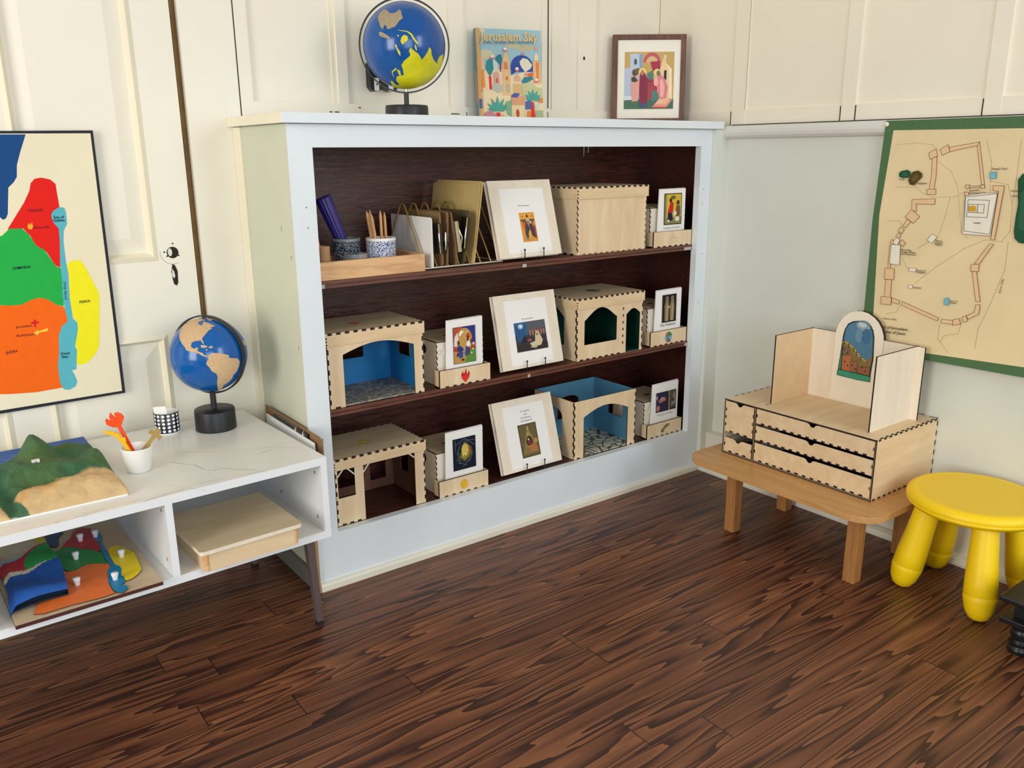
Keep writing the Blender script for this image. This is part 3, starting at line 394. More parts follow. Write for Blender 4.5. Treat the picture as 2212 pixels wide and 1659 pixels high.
# the old panelled door beside the bookcase
b = MB()
def ppanel(x0, x1, z0, z1):
    y = .288; s = .018
    for (a, c) in (((x0, z0), (x1, z0)), ((x1, z0), (x1, z1)), ((x1, z1), (x0, z1)), ((x0, z1), (x0, z0))):
        # moulding strip around the opening
        dx = (a[0]+c[0])/2; dz = (a[1]+c[1])/2; cx, cz = (x0+x1)/2, (z0+z1)/2
        def ins(p, k): return (p[0]+(k if p[0] < cx else -k), p[1]+(k if p[1] < cz else -k))
        a1, c1 = ins(a, s*.55), ins(c, s*.55); a2, c2 = ins(a, s), ins(c, s); a3, c3 = ins(a, s+.032), ins(c, s+.032)
        q = lambda p, yy: (p[0], yy, p[1])
        b.add([q(a, y), q(c, y), q(c1, y-.004), q(a1, y-.004)], [(0, 1, 2, 3)], 'trim_cream')
        b.add([q(a1, y-.004), q(c1, y-.004), q(c2, y+.012), q(a2, y+.012)], [(0, 1, 2, 3)], 'trim_cream')
        b.add([q(a2, y+.012), q(c2, y+.012), q(c3, y+.004), q(a3, y+.004)], [(0, 1, 2, 3)], 'door_paint')
    k = s+.032; b.add([(x0+k, y+.004, z0+k), (x1-k, y+.004, z0+k), (x1-k, y+.004, z1-k), (x0+k, y+.004, z1-k)], [(0, 1, 2, 3)], 'door_paint')
hole = [(-.159+.0125*math.cos(t*.524), .74+.0125*math.sin(t*.524)) for t in range(12)]
key = [(-.163, .672), (-.158, .668), (-.154, .675), (-.153, .70), (-.157, .712), (-.162, .716), (-.166, .70), (-.165, .685)]
b.panel([[(-.189, 0), (-.1125, 0), (-.1125, 2.0), (-.189, 2.0)], hole, key], (0, .288, 0), X, Z, .03, 'door_paint', 'gap_dark')
b.box((-.19, .3185, .64), (-.13, .32, .78), 'gap_dark')
for x0, x1 in ((-.505, -.437), (-.86, -.78)): b.box((x0, .288, 0), (x1, .318, 2.0), 'door_paint')
for z0, z1 in ((0, .14), (.565, .724), (1.86, 2.0)):
    for x0, x1 in ((-.437, -.189), (-.78, -.505)): b.box((x0, .288, z0), (x1, .318, z1), 'door_paint')
for x0, x1 in ((-.437, -.189), (-.78, -.505)):
    ppanel(x0, x1, .14, .565); ppanel(x0, x1, .724, 1.86)
a = Art(b, (0, .288, 0), X, Z); a.line([(-.159+.026*math.cos(t*.3), .741+.026*math.sin(t*.3)) for t in range(10, 18)], .0006, 'gap_brown')
for p in ((-.171, .733), (-.147, .733), (-.157, .759), (-.176, .742)): a.oval(p[0], p[1], .0018, .0018, 'gap_dark', 10)
a.poly(hole, 'gap_dark'); a.poly(key, 'gap_dark')
a.oval(-.1645, .741, .0045, .0085, 'pale_wall', 14); a.poly([(-.1655, .69), (-.161, .684), (-.159, .69), (-.1605, .7), (-.164, .706)], 'pale_wall')
struct('door_1', b)

# right-hand wall: smooth below, panelled above the rail
b = MB(); b.box((1.29, -3.0, 0), (1.36, .0, .985), 'pale_wall'); b.box((1.2385, -.014, .0), (1.29, .0, .9995), 'pale_wall')
b.box((1.305, -3.0, .96), (1.37, .29, 2.4), 'cream_wall')
for y0, y1 in ((-.056, -.011), (-.388, -.351), (-.73, -.694), (-1.09, -1.05)): b.box((1.297, y0, 1.0), (1.305, y1, 2.4), 'cream_wall')
b.box((1.298, -3.0, 1.0), (1.305, .282, 1.05), 'cream_wall')
for y in (-.0095, -.349, -.39, -.692): b.box((1.2962, y-.0008, 1.0), (1.298, y+.0008, 1.048), 'gap_dark')
b.box((1.2968, -.0566, 1.05), (1.2975, -.0559, 2.4), 'gap_brown')
struct('wall_right', b)
b = MB()
prof = [(1.30, 1.0095), (1.272, 1.0095), (1.266, 1.006), (1.263, .999), (1.2625, .991), (1.265, .983), (1.272, .977), (1.29, .974)]
for (p, q) in zip(prof, prof[1:]): b.add([(p[0], -.012, p[1]), (q[0], -.012, q[1]), (q[0], -3.0, q[1]), (p[0], -3.0, p[1])], [(0, 1, 2, 3)], 'rail_paint', True)
b.add([(p[0], -.012, p[1]) for p in prof], [tuple(range(len(prof)))], 'rail_paint')
b.box((1.2905, -3.0, 1.0085), (1.298, -.02, 1.0125), 'gap_dark')
struct('trim_2', b)
b = MB(); b.box((1.262, -3.0, .0), (1.29, -.0145, .118), 'baseboard_paint')
sh = [(1.262, .021), (1.25, .020), (1.241, .015), (1.238, .007), (1.238, .0)]
for p, q in zip(sh, sh[1:]): b.add([(p[0], -.0145, p[1]), (q[0], -.0145, q[1]), (q[0], -3.0, q[1]), (p[0], -3.0, p[1])], [(0, 1, 2, 3)], 'baseboard_paint', True)
b.box((1.241, -.0144, 0), (1.262, -.0005, .118), 'baseboard_paint')
struct('baseboard_right', b)

# ================================================================== the built-in bookcase
BC = thing('bookcase', 'white painted built-in bookcase with three dark stained shelves in the corner', 'bookcase', (0, 0, 0))
T1, T2, T3 = .6862, .4062, .1302                        # shelf tops
S1, S2, S3 = .6870, .4070, .1310                        # where things stand on them
b = MB()
b.box((0, 0, 0), (.0515, .02, 1.0), 'bookcase_white'); b.box((1.193, 0, 0), (1.238, .02, 1.0), 'bookcase_white')
b.box((.0515, 0, .9555), (1.193, .02, 1.0), 'bookcase_white'); b.box((.0515, 0, 0), (1.193, .02, .1300), 'bookcase_white')
a = Art(b, (0, 0, 0), X, Z)
for p in ((.031, .80), (.03, .84), (1.21, .84), (1.208, .80), (1.212, .52), (1.216, .66)): a.oval(p[0], p[1], .0011, .0016, 'gap_dark', 8)
wbuild(b, 'face_frame', BC)
b = MB(); b.box((0, .02, 0), (.018, .2895, 1.0), 'side_cream'); b.box((-.0008, .0008, 0), (0, .2895, 1.0), 'side_cream')
for y, z, h in ((.06, .79, .012), (.019, .735, .01), (.016, .55, .008)): b.box((-.0011, y, z), (-.0007, y+.0012, z+h), 'brown_edge')
wbuild(b, 'side_panel', BC)
b = MB(); b.box((-.0009, .03, 0), (-.0100, .2895, .042), plain('grey_skirting', '#6d6e69', .6)); wbuild(b, 'side_skirting', BC)
b = MB(); b.box((-.006, .245, .043), (0, .2835, 1.0), 'trim_cream'); wbuild(b, 'corner_batten', BC, .002)
b = MB(); b.box((.0182, .275, .1), (1.29, .284, .999), 'stain_ply')
for x in (.085, .13, .155, .2): b.box((x, .2746, .70), (x+.0012, .2751, .95), 'stain_edge')
wbuild(b, 'back_panel', BC)
for x0, x1 in ((.0182, .022), (1.262, 1.285)):
    b = MB(); b.box((x0, .0205, .1), (x1, .275, .997), 'stain_ply'); wbuild(b, 'inner_lining', BC)
for z in (T1, T2, T3):
    b = MB(); b.box((.0225, .0205, z-.0145), (1.2615, .2745, z), 'stain_ply')
    if z != T3:
        b.box((.0225, .0165, z-.0145), (1.2615, .0205, z-.0095), 'stain_edge'); b.box((.0225, .0175, z-.0095), (1.2615, .0205, z-.006), 'stain_ply'); b.box((.0225, .0165, z-.006), (1.2615, .0205, z), 'stain_edge')
        for x0, w in ((.052, .014), (.585, .012), (1.16, .03)) if z == T1 else ((.60, .008), (1.18, .012)): b.box((x0, .0163, z-.0142), (x0+w, .0166, z-.006), 'clear_plastic')
    wbuild(b, 'shelf', BC)
b = MB(); b.panel([[(-.016, -.022), (1.258, -.022), (1.249, -.0125), (1.249, .281), (-.016, .2835)]], (0, 0, 1.0205), X, Y, .0195, 'bookcase_white')
b.box((-.0165, -.0215, 1.0012), (-.0155, .2835, 1.0203), 'trim_cream'); wbuild(b, 'top_board', BC, .002)
b = MB()
sh = [(0, .019), (-.006, .018), (-.0095, .012), (-.010, 0)]
for p, q in zip(sh, sh[1:]): b.add([(0, p[0], p[1]), (0, q[0], q[1]), (1.238, q[0], q[1]), (1.238, p[0], p[1])], [(0, 1, 2, 3)], 'baseboard_paint', True)
b.add([(0, p[0], p[1]) for p in sh]+[(0, 0, 0)], [(0, 1, 2, 3, 4)], 'baseboard_paint')
wbuild(b, 'shoe_moulding', BC)
for x, l in ((1.005, .055), (1.022, .045), (1.036, .03)):
    b = MB(); b.tube([(x, .2735, .985), (x, .2735, .985-l*.7), (x-.001, .2732, .985-l*1.0)], [.0016, .0014, .001], 'paint_drip', 6); wbuild(b, 'paint_drip', BC)

# ================================================================== things on the ledge
def land(mb, dirs, c, R, mat, lift=1.01):
    D = [Vector(d).normalized() for d in dirs]; ctr = sum(D, Vector()).normalized(); u = ctr.orthogonal().normalized(); w = ctr.cross(u)
    bm = bmesh.new(); tri = tessellate_polygon([[Vector((d.dot(u)/max(.15, d.dot(ctr)), d.dot(w)/max(.15, d.dot(ctr)), 0)) for d in D]])
    vs = [bm.verts.new(d) for d in D]
    for t in tri:
        try: bm.faces.new([vs[i] for i in t])
        except ValueError: pass
    for _ in range(4):
        es = [e for e in bm.edges if e.calc_length() > .13]
        if not es: break
        bmesh.ops.subdivide_edges(bm, edges=es, cuts=1, use_grid_fill=True); bmesh.ops.triangulate(bm, faces=bm.faces)
        for v in bm.verts: v.co.normalize()
    for v in bm.verts: v.co.normalize()
    bd = [e for e in bm.edges if e.is_boundary]
    r = bmesh.ops.extrude_edge_only(bm, edges=bd)
    ex = {v for v in r['geom'] if isinstance(v, bmesh.types.BMVert)}
    bm.verts.index_update()
    mb.add([Vector(c)+v.co*R*(.985 if v in ex else lift) for v in bm.verts], [[v.index for v in f.verts] for f in bm.faces], mat)
    bm.free()
def globe(label, loc, R, zc, base_r, base_h, lands, water, ring_az, ring_r, axis_tilt):
    t = thing('globe', label, 'globe', loc)
    b = MB(); b.lathe([(0, 0), (base_r, 0), (base_r*1.0, .002), (base_r*.985, base_h-.003), (base_r*.96, base_h), (0, base_h)], 'black_satin', n=56); b.build('base', t)
    b = MB(); b.tube([(0, 0, base_h-.001), (0, 0, zc-ring_r+.002)], .0055, 'black_satin', 16); b.build('stem', t)
    b = MB(); n = 64
    vs = []; fs = []
    for j in range(n//2+1):
        ph = math.pi*j/(n//2)
        for i in range(n): vs.append((R*math.sin(ph)*math.cos(2*math.pi*i/n), R*math.sin(ph)*math.sin(2*math.pi*i/n), zc+R*math.cos(ph)))
    for j in range(n//2):
        for i in range(n): fs.append((j*n+i, (j+1)*n+i, (j+1)*n+(i+1) % n, j*n+(i+1) % n))
    b.add(vs, fs, water, True); b.build('ball', t)
    b = MB()
    for k, d, m in lands: land(b, d, (0, 0, zc), R, m, 1.01 if m != 'map_yellow_paint' else 1.004)
    b.build('land_relief', t)
    # meridian hoop: flat band in a vertical plane through the stem
    b = MB(); h = Vector((math.cos(ring_az), math.sin(ring_az), 0)); w = Vector((-h.y, h.x, 0)); m = 96; vs = []; fs = []
    for i in range(m):
        a = 2*math.pi*i/m; d = h*math.cos(a)+Z*math.sin(a); c = Vector((0, 0, zc))
        for rr, ww in ((ring_r, -.0046), (ring_r, .0046), (ring_r-.003, .0046), (ring_r-.003, -.0046)): vs.append(c+d*rr+w*ww)
    for i in range(m):
        j = (i+1) % m
        for k in range(4): fs.append((i*4+k, i*4+(k+1) % 4, j*4+(k+1) % 4, j*4+k))
    b.add(vs, fs, 'black_plastic'); b.build('meridian_ring', t)
    for sg in (1, -1): b = MB(); b.tube([Vector((0, 0, zc))+axis_tilt*R*.98*sg, Vector((0, 0, zc))+axis_tilt*(ring_r-.001)*sg], .003, 'steel', 10); b.build('axis_pin', t)
    return t
globe('blue globe with yellow painted land on a black stand upon the white ledge', (.338, .12, 1.0205), .0905, .1515, .0485, .026,
      [(k, v, {'aus': 'sand_grey', 'png': 'sand_grey', 'redpatch': 'map_red_paint'}.get(k, 'map_yellow_paint')) for k, v in G2.items()], 'globe_blue_deep', -.55, .0995, Z)

# picture book leaning on the wall
BW, BH, BT = .176, .226, .012
t = thing('picture_book', 'colourful picture book with painted domes and towers leaning on the wall above the shelves', 'book', (.617, .238, 1.0205), -.31)
t.rotation_euler = (-.11, 0, -.31)
b = MB(); b.box((0, 0, 0), (BW, .0015, BH), ink('#a9c3c8')); a = Art(b, (0, 0, 0), X, Z)
a.rect(0, 0, BW, BH, '#9fc3cc')
def S(x, y): return ((x-135)/1125*BW, (1600-y)/1480*BH)            # cover sketched on its own 1125 x 1480 sheet
def sp(pts, c): a.poly([S(*p) for p in pts], c)
sp([(135, 120), (290, 120), (300, 170), (230, 230), (135, 330)], '#d9cfae'); a.oval(*S(290, 530), .022, .012, '#d5cba9'); a.oval(*S(960, 410), .030, .008, '#bdb99a'); a.oval(*S(760, 380), .02, .006, '#c8c09f')
sp([(135, 800), (560, 760), (720, 850), (1000, 790), (1260, 900), (1260, 1600), (135, 1600)], '#f0d9b0')
sp([(150, 640), (200, 540), (260, 640), (260, 1080), (150, 1080)], '#f3c294'); sp([(205, 780), (255, 770), (270, 1060), (200, 1060)], '#ec9a4f'); sp([(150, 620), (185, 600), (190, 1080), (150, 1080)], '#e8785a')
sp([(280, 720), (310, 630), (350, 600), (410, 610), (415, 760), (380, 850), (340, 870), (300, 800)], '#3f8d93'); sp([(410, 610), (470, 640), (500, 720), (480, 790), (420, 760)], '#cfd8cf'); sp([(330, 870), (375, 870), (375, 1090), (335, 1090)], '#df3f3f')
sp([(450, 600), (490, 540), (560, 520), (575, 600), (555, 680), (520, 680)], '#3a7d86'); sp([(525, 670), (552, 670), (548, 800), (525, 800)], '#b83a3a')
sp([(565, 780), (585, 600), (610, 500), (635, 470), (660, 500), (690, 600), (700, 780), (705, 1180), (560, 1180)], '#e9bf8e'); sp([(600, 640), (660, 640), (670, 760), (590, 760)], '#d98a55'); sp([(620, 880), (655, 870), (660, 930), (620, 935)], '#e2743c'); a.oval(*S(650, 1060), .005, .011, '#b9b79c')
sp([(405, 830), (430, 810), (470, 795), (505, 830), (515, 1000), (410, 1000)], '#dba79b'); sp([(450, 910), (480, 905), (482, 985), (452, 985)], '#e2543c'); sp([(380, 1010), (470, 980), (560, 1020), (560, 1120), (480, 1140), (380, 1090)], '#c2c0b0')
a.oval(*S(910, 730), .031, .031, '#3b52a0', 24, -.3, 3.5); sp([(860, 640), (930, 570), (1010, 590), (1090, 680), (1060, 740), (960, 800), (900, 720)], '#e4ddc4'); sp([(715, 720), (800, 640), (880, 640), (860, 760), (720, 850)], '#3a4f9c')
sp([(1100, 620), (1240, 620), (1250, 980), (1100, 980)], '#e6b887'); sp([(1150, 640), (1210, 640), (1190, 930), (1160, 930)], '#dd8850'); sp([(1125, 610), (1130, 530), (1165, 480), (1200, 530), (1205, 610)], '#efd3ac'); a.star(*S(1172, 410), .0065, '#ef9aa0', 6)
sp([(765, 950), (775, 870), (815, 830), (870, 880), (880, 950)], '#e0b391'); sp([(745, 990), (885, 990), (890, 1160), (745, 1160)], '#ddb781'); sp([(890, 950), (940, 880), (1080, 865), (1100, 910), (990, 970), (905, 985)], '#3d8594'); sp([(1010, 820), (1100, 810), (1100, 865), (1010, 865)], '#ea6a3a')
sp([(905, 1000), (1060, 960), (1160, 1040), (1250, 1060), (1250, 1250), (900, 1180)], '#c9c79a')
for fx, fy in ((460, 1440), (1080, 1260)):
    for ang, ln in ((-1.25, 190), (-.85, 250), (-.4, 290), (0, 310), (.4, 290), (.85, 240), (1.2, 180)):
        k = .62 if fx > 900 else .8; ex, ey = fx+math.sin(ang)*ln*k*1.25, fy-math.cos(ang)*ln*k; nx, ny = math.cos(ang)*32, math.sin(ang)*32
        mx, my = (fx+ex)/2, (fy+ey)/2; sp([(fx, fy), (mx-nx, my-ny), (ex, ey), (mx+nx, my+ny)], '#3d8f7c' if int(ang*10) % 2 else '#52a393')
sp([(430, 1460), (500, 1460), (490, 1590), (440, 1590)], '#df3a3a'); sp([(1045, 1280), (1085, 1280), (1110, 1590), (1040, 1590)], '#dd3535')
sp([(700, 1190), (930, 1180), (940, 1340), (700, 1340)], '#d9a07a'); sp([(700, 1180), (760, 1140), (850, 1150), (800, 1220), (700, 1210)], '#5560a8'); sp([(695, 1340), (920, 1340), (920, 1540), (695, 1540)], '#e9cfa0'); a.oval(*S(800, 1470), .005, .010, '#b5564a'); sp([(940, 1280), (1040, 1250), (1040, 1400), (945, 1410)], '#4f6bb0')
sp([(1100, 1300), (1180, 1290), (1180, 1390), (1110, 1390)], '#c5d2cc'); sp([(1170, 1260), (1250, 1200), (1250, 1300), (1180, 1290)], '#e0884a'); sp([(975, 1430), (1040, 1430), (1030, 1590), (960, 1590)], '#e0843f'); sp([(1120, 1420), (1250, 1420), (1250, 1590), (1120, 1590)], '#a9b78f')
sp([(220, 1480), (330, 1420), (430, 1500), (430, 1590), (220, 1590)], '#c98a96'); sp([(540, 1480), (600, 1590), (480, 1590)], '#d0b98c'); sp([(595, 1290), (690, 1260), (690, 1520), (620, 1480)], '#7fae8d')
for px, py in ((400, 575), (625, 450), (815, 760), (1150, 935)): a.oval(*S(px, py), .0062, .0052, '#d77a83', 14, math.pi, 2*math.pi); a.oval(*S(px, py-14), .0048, .003, '#f6e9dc')
for px, py in ((930, 510), (190, 1110), (975, 840)): a.star(*S(px, py), .005, '#e6848c', 6)
a.rect(0, 0, .0075, BH, '#d7a45d'); a.line([S(200, 130), S(212, 1590)], .0009, '#b46b52'); sp([(140, 1250), (195, 1240), (195, 1400), (140, 1400)], '#56688a')
a.text('Jerusalem Sky', S(205, 318), S(1195, 305), '#f2c17c', True, 1.12); a.text('STARS, CROSSES, AND CRESCENTS', S(245, 370), S(1120, 345), '#4a5a66'); a.text('Mark Podwal', S(530, 1580), S(915, 1580), '#3c3a35')
b.build('front_cover', t)
b = MB(); b.box((.002, .0016, .002), (BW-.003, BT-.0016, BH-.003), 'page_white'); b.build('pages', t)
b = MB(); b.box((0, BT-.0015, 0), (BW, BT, BH), ink('#8fb3c4')); b.build('back_cover', t)
b = MB(); b.box((-.0015, 0, 0), (.0, BT, BH), ink('#6f9cba')); b.box((-.0017, .002, BH*.2), (-.0014, BT-.002, BH*.55), ink('#d9a07a')); b.build('spine', t)

# framed print standing in the corner
FW, FH = .209, .243
t = thing('framed_picture', 'walnut framed picture of robed figures standing in the corner of the ledge', 'picture', (1.100, .2625, 1.0205), -.639)
t.rotation_euler = (-.06, 0, -.639)
b = MB(); w = .0145
b.panel([[(0, 0), (FW, 0), (FW, FH), (0, FH)], [(w, w), (w, FH-w), (FW-w, FH-w), (FW-w, w)]], (0, -.0085, 0), X, Z, .0165, 'walnut'); b.build('frame', t, .0012)
b = MB(); b.box((w, -.004, w), (FW-w, -.002, FH-w), plain('mat_cream', '#f1eadd', .7, var=.01))
px0, px1, pz0, pz1 = .0345, .1765, .0405, .1965
b.build('mat_board', t)
b = MB(); a = Art(b, (px0, -.004, pz0), X, Z); pw, ph = px1-px0, pz1-pz0
a.rect(0, 0, pw, ph, '#c9a86a')
def F(x, y): return ((x-540)/545*pw, (1200-y)/640*ph)
def fp(pts, c): a.poly([F(*p) for p in pts], c)
fp([(540, 740), (680, 735), (760, 800), (760, 1090), (540, 1090)], '#b9c3d6'); fp([(600, 580), (735, 580), (740, 800), (605, 800)], '#bccbd9'); fp([(700, 590), (735, 580), (740, 800), (705, 800)], '#8fa5bd'); fp([(645, 700), (645, 650), (658, 630), (675, 650), (675, 700)], '#555c66')
a.oval(*F(840, 680), .0245, .0275, '#c2616c', 22, 0, math.pi); a.oval(*F(840, 680), .0165, .0175, '#d8b884', 20, 0, math.pi); fp([(820, 670), (930, 660), (935, 770), (850, 770)], '#a83f55')
fp([(960, 640), (985, 620), (1000, 690), (1060, 750), (1070, 1090), (930, 1090), (930, 750)], '#eccb9c'); fp([(1000, 690), (1060, 750), (1070, 1090), (1040, 1090), (1030, 760)], '#f3e0bf'); fp([(975, 770), (1003, 765), (1003, 880), (975, 850)], '#33364a'); fp([(965, 600), (1000, 595), (998, 635), (970, 635)], '#e9d2b4')
fp([(790, 800), (850, 765), (865, 860), (790, 865)], '#5d8478'); fp([(790, 865), (900, 860), (900, 1090), (790, 1090)], '#a94d58'); fp([(540, 1090), (1085, 1090), (1085, 1200), (540, 1200)], '#52745f'); fp([(540, 1050), (640, 1050), (640, 1095), (540, 1100)], '#d8dde2')
fp([(845, 1000), (900, 990), (930, 1100), (845, 1110)], '#5c857a'); fp([(850, 1175), (920, 1110), (1075, 1095), (1010, 1180)], '#e89a86'); fp([(880, 1145), (930, 1085), (1060, 1075), (1000, 1145)], '#f0bd98'); fp([(850, 1175), (1010, 1178), (1010, 1195), (850, 1192)], '#b65a50')
fp([(610, 850), (640, 810), (690, 830), (715, 930), (690, 1110), (625, 1115)], '#e2a39a'); fp([(615, 850), (650, 830), (690, 880), (660, 900), (620, 890)], '#4a5248'); a.oval(*F(655, 790), .008, .0095, '#6a5547'); a.oval(*F(685, 775), .007, .0085, '#7a6250')
a.oval(*F(738, 785), .011, .0115, '#edd284'); fp([(712, 800), (738, 755), (765, 800), (800, 880), (795, 1140), (710, 1145), (705, 950)], '#8a3a4c'); a.oval(*F(737, 795), .0045, .0065, '#b98564'); fp([(765, 870), (840, 880), (838, 900), (770, 905)], '#8f4152'); fp([(710, 1140), (800, 1130), (800, 1180), (715, 1185)], '#545a7c')
a.oval(*F(898, 792), .0095, .0105, '#edd284'); fp([(900, 850), (940, 810), (990, 870), (1020, 960), (1005, 1080), (940, 1090), (900, 1000)], '#e0848a'); fp([(930, 880), (960, 860), (985, 960), (970, 1070), (940, 1060)], '#f0b3ae'); a.oval(*F(912, 800), .0055, .0075, '#7d7468'); fp([(862, 850), (900, 835), (915, 900), (900, 950), (865, 930)], '#eeb0a8'); a.oval(*F(878, 840), .005, .0055, '#d9b98c')
b.build('print', t)
b = MB(); b.panel([[(w, w), (FW-w, w), (FW-w, FH-w), (w, FH-w)]], (0, .0055, 0), X, Z, .002, 'kraft'); b.build('backing', t)

# knife switch on the wall behind the globe
t = thing('electric_switch', 'old black electric switch block with white metal contacts on the wall behind the globe', 'switch', (.327, .2895, 1.085))
b = MB(); b.panel([[(0, .01), (.01, 0), (.026, .003), (.036, .008), (.052, .001), (.070, .003), (.078, .016), (.078, .065), (.0, .065)]], (0, -.022, 0), X, Z, .0218, 'black_plastic', 'black_plastic'); b.build('block', t, .002)
for x in (.016, .054):
    b = MB(); b.box((x-.0055, -.025, .002), (x+.0055, -.0222, .03), 'white_ceramic'); b.lathe([(0, 0), (.002, 0), (.002, .001), (0, .0012)], 'gap_dark', (x, -.025, .016), 10, (0, -1, 0)); b.build('contact', t)
# ================================================================== laser-cut plywood helpers
def teeth(b, A, B, k, wv, nrm, duty=.5, mat='burnt', off=.25, lift=.0004):
    A, B, wv, nrm = map(Vector, (A, B, wv, nrm)); d = (B-A)/k
    for i in range(k):
        p = A+d*(i+off); b.obox(p-nrm*.0004, d*duty, wv, nrm*(lift+.0004), mat)
def arc(x0, z0, x1, z1, top, n=14, flat=0):             # opening outline: up the left side, over the arch, down the right
    cx = (x0+x1)/2; hw = (x1-x0)/2; zs = z1
    return [(x0, z0), (x0, zs)]+[(cx-hw*math.cos(math.pi*i/n)*1.0, zs+(top-zs)*math.sin(math.pi*i/n)**(1-flat)) for i in range(1, n)]+[(x1, zs), (x1, z0)]
def ogee(x0, z0, x1, z1, top, n=8):                     # shouldered arch
    cx = (x0+x1)/2; L = [(x0, z0), (x0, z1)]
    for i in range(1, n+1): t = i/n; L.append((x0+(cx-x0)*t, z1+(top-z1)*(math.sin(t*math.pi/2)**1.15)))
    return L+[(2*cx-p[0], p[1]) for p in L[:-1]][::-1]

# ---------------------------------------------------------------- presentation boards on small wire stands
def board(label, glabel, x0, zs, w, h, ytop, art_fn, txt, tw, tz, px, page):
    lean = math.atan2(ytop-.028, h)
    t = thing('presentation_board', label, 'display board', (x0, .027, zs+.0085)); t.rotation_euler = (-lean, 0, 0)
    H = h/math.cos(lean)*.985
    b = MB(); b.box((0, -.0028, 0), (w, 0, H), 'birch_pale'); b.build('front_board', t, .0006)
    b = MB(); b.box((-.003, .006, -.001), (w-.004, .009, H), 'birch_pale'); b.build('back_board', t, .0006)
    b = MB(); b.box((.006, .0004, .004), (w-.006, .0056, H-.006), 'page_white'); b.build('pages', t)
    x, z0, pw, ph = page
    b = MB(); b.box((x, -.0032, z0), (x+pw, -.0029, z0+ph), 'page_white'); a = Art(b, (x, -.0032, z0), X, Z)
    for i, s in enumerate(txt):
        hw = tw*(.5 if len(txt) == 1 else (.5, .16, .54, .62)[i]*.62); a.text(s, (pw/2-hw+(.003 if len(txt) > 1 else .0), tz-i*.0085), (pw/2+hw+(.003 if len(txt) > 1 else 0), tz-i*.0085), '#4a4848')
    b.build('title_page', t)
    b = MB(); a = Art(b, (x+px[0], -.0033, z0+px[1]), X, Z); art_fn(a, px[2], px[3]); b.build('printed_picture', t)
    s = thing('display_stand', glabel, 'stand', (x0+.1, .03, zs))
    for q in (x0+.068, x0+.127):
        b = MB(); b.tube([(q, .016, zs+.026), (q, .0155, zs+.012), (q, .0165, zs+.0045), (q, .022, zs+.0035), (q, .12, zs+.0035), (q, .124, zs+.006), (q, ytop+.016, zs+h*.72)], .0013, 'black_plastic', 8)
        b.lathe([(0, -.0028), (.002, -.002), (.0028, 0), (.002, .002), (0, .0028)], 'black_plastic', (q, .016, zs+.0275), 12); wbuild(b, 'wire_arm', s)
    b = MB(); b.tube([(x0+.068, .09, zs+.0035), (x0+.127, .09, zs+.0035)], .0012, 'black_plastic', 8); wbuild(b, 'cross_wire', s)
def pic_presentation(a, w, h):
    a.rect(0, 0, w, h, '#e0993c'); a.rect(.03*w, .78*h, .97*w, .97*h, '#e8a94c'); a.poly([(.42*w, .84*h), (.5*w, .96*h), (.6*w, .84*h)], '#2e2a2c'); a.oval(.18*w, .87*h, .05*w, .03*h, '#b06a35'); a.poly([(.76*w, .84*h), (.84*w, .93*h), (.94*w, .85*h)], '#e0763e')
    a.rect(.05*w, .70*h, .95*w, .77*h, '#6a5248'); a.rect(.4*w, .68*h, .62*w, .77*h, '#c9b9a5')
    for x, c in ((.22, '#6a4a3a'), (.36, '#5a4640'), (.5, '#7a6a62'), (.66, '#c9c2bb'), (.8, '#8a6a4a')): a.oval(x*w, .66*h, .06*w, .045*h, c)
    a.poly([(.12*w, .62*h), (.22*w, .68*h), (.34*w, .5*h), (.36*w, .38*h), (.22*w, .40*h)], '#d9603a'); a.poly([(.3*w, .6*h), (.45*w, .62*h), (.6*w, .4*h), (.5*w, .15*h), (.3*w, .05*h), (.22*w, .3*h)], '#4b4452'); a.poly([(.55*w, .6*h), (.74*w, .62*h), (.92*w, .3*h), (.9*w, .1*h), (.66*w, .2*h)], '#474250')
    a.poly([(.84*w, .6*h), (.95*w, .5*h), (.95*w, .1*h), (.86*w, .15*h)], '#b5513a'); a.poly([(.42*w, .3*h), (.58*w, .45*h), (.62*w, .2*h), (.5*w, .04*h), (.4*w, .1*h)], '#e5a73f'); a.oval(.3*w, .1*h, .1*w, .05*h, '#6f9a8a')
def pic_annunciation(a, w, h):
    a.rect(0, 0, w, h, '#3c3a44'); a.rect(0, .55*h, .42*w, h, '#35618c'); a.rect(.05*w, .35*h, .34*w, .9*h, '#2f5884'); a.oval(.2*w, .86*h, .09*w, .09*h, '#8fb4d4'); a.oval(.2*w, .87*h, .045*w, .05*h, '#e6eff5'); a.poly([(.4*w, .68*h), (w, .72*h), (w, .99*h), (.4*w, .99*h)], '#5d5e66')
    a.rect(.42*w, .55*h, .98*w, .7*h, '#7d4a44')
    for i in range(6): a.rect((.46+i*.09)*w, .5*h, (.49+i*.09)*w, .69*h, '#a59388')
    a.poly([(.15*w, .28*h), (.28*w, .55*h), (.42*w, .3*h)], '#2c2930'); a.oval(.43*w, .36*h, .08*w, .05*h, '#9c5040'); a.rect(0, 0, w, .24*h, '#39322f')
    a.poly([(.62*w, .5*h), (.68*w, .66*h), (.76*w, .58*h), (.85*w, .3*h), (.78*w, .14*h), (.5*w, .1*h), (.42*w, .25*h), (.6*w, .3*h)], '#d6c4a0'); a.oval(.69*w, .53*h, .035*w, .05*h, '#9a7350'); a.poly([(.4*w, .12*h), (.7*w, .16*h), (.6*w, .06*h)], '#c3b497')
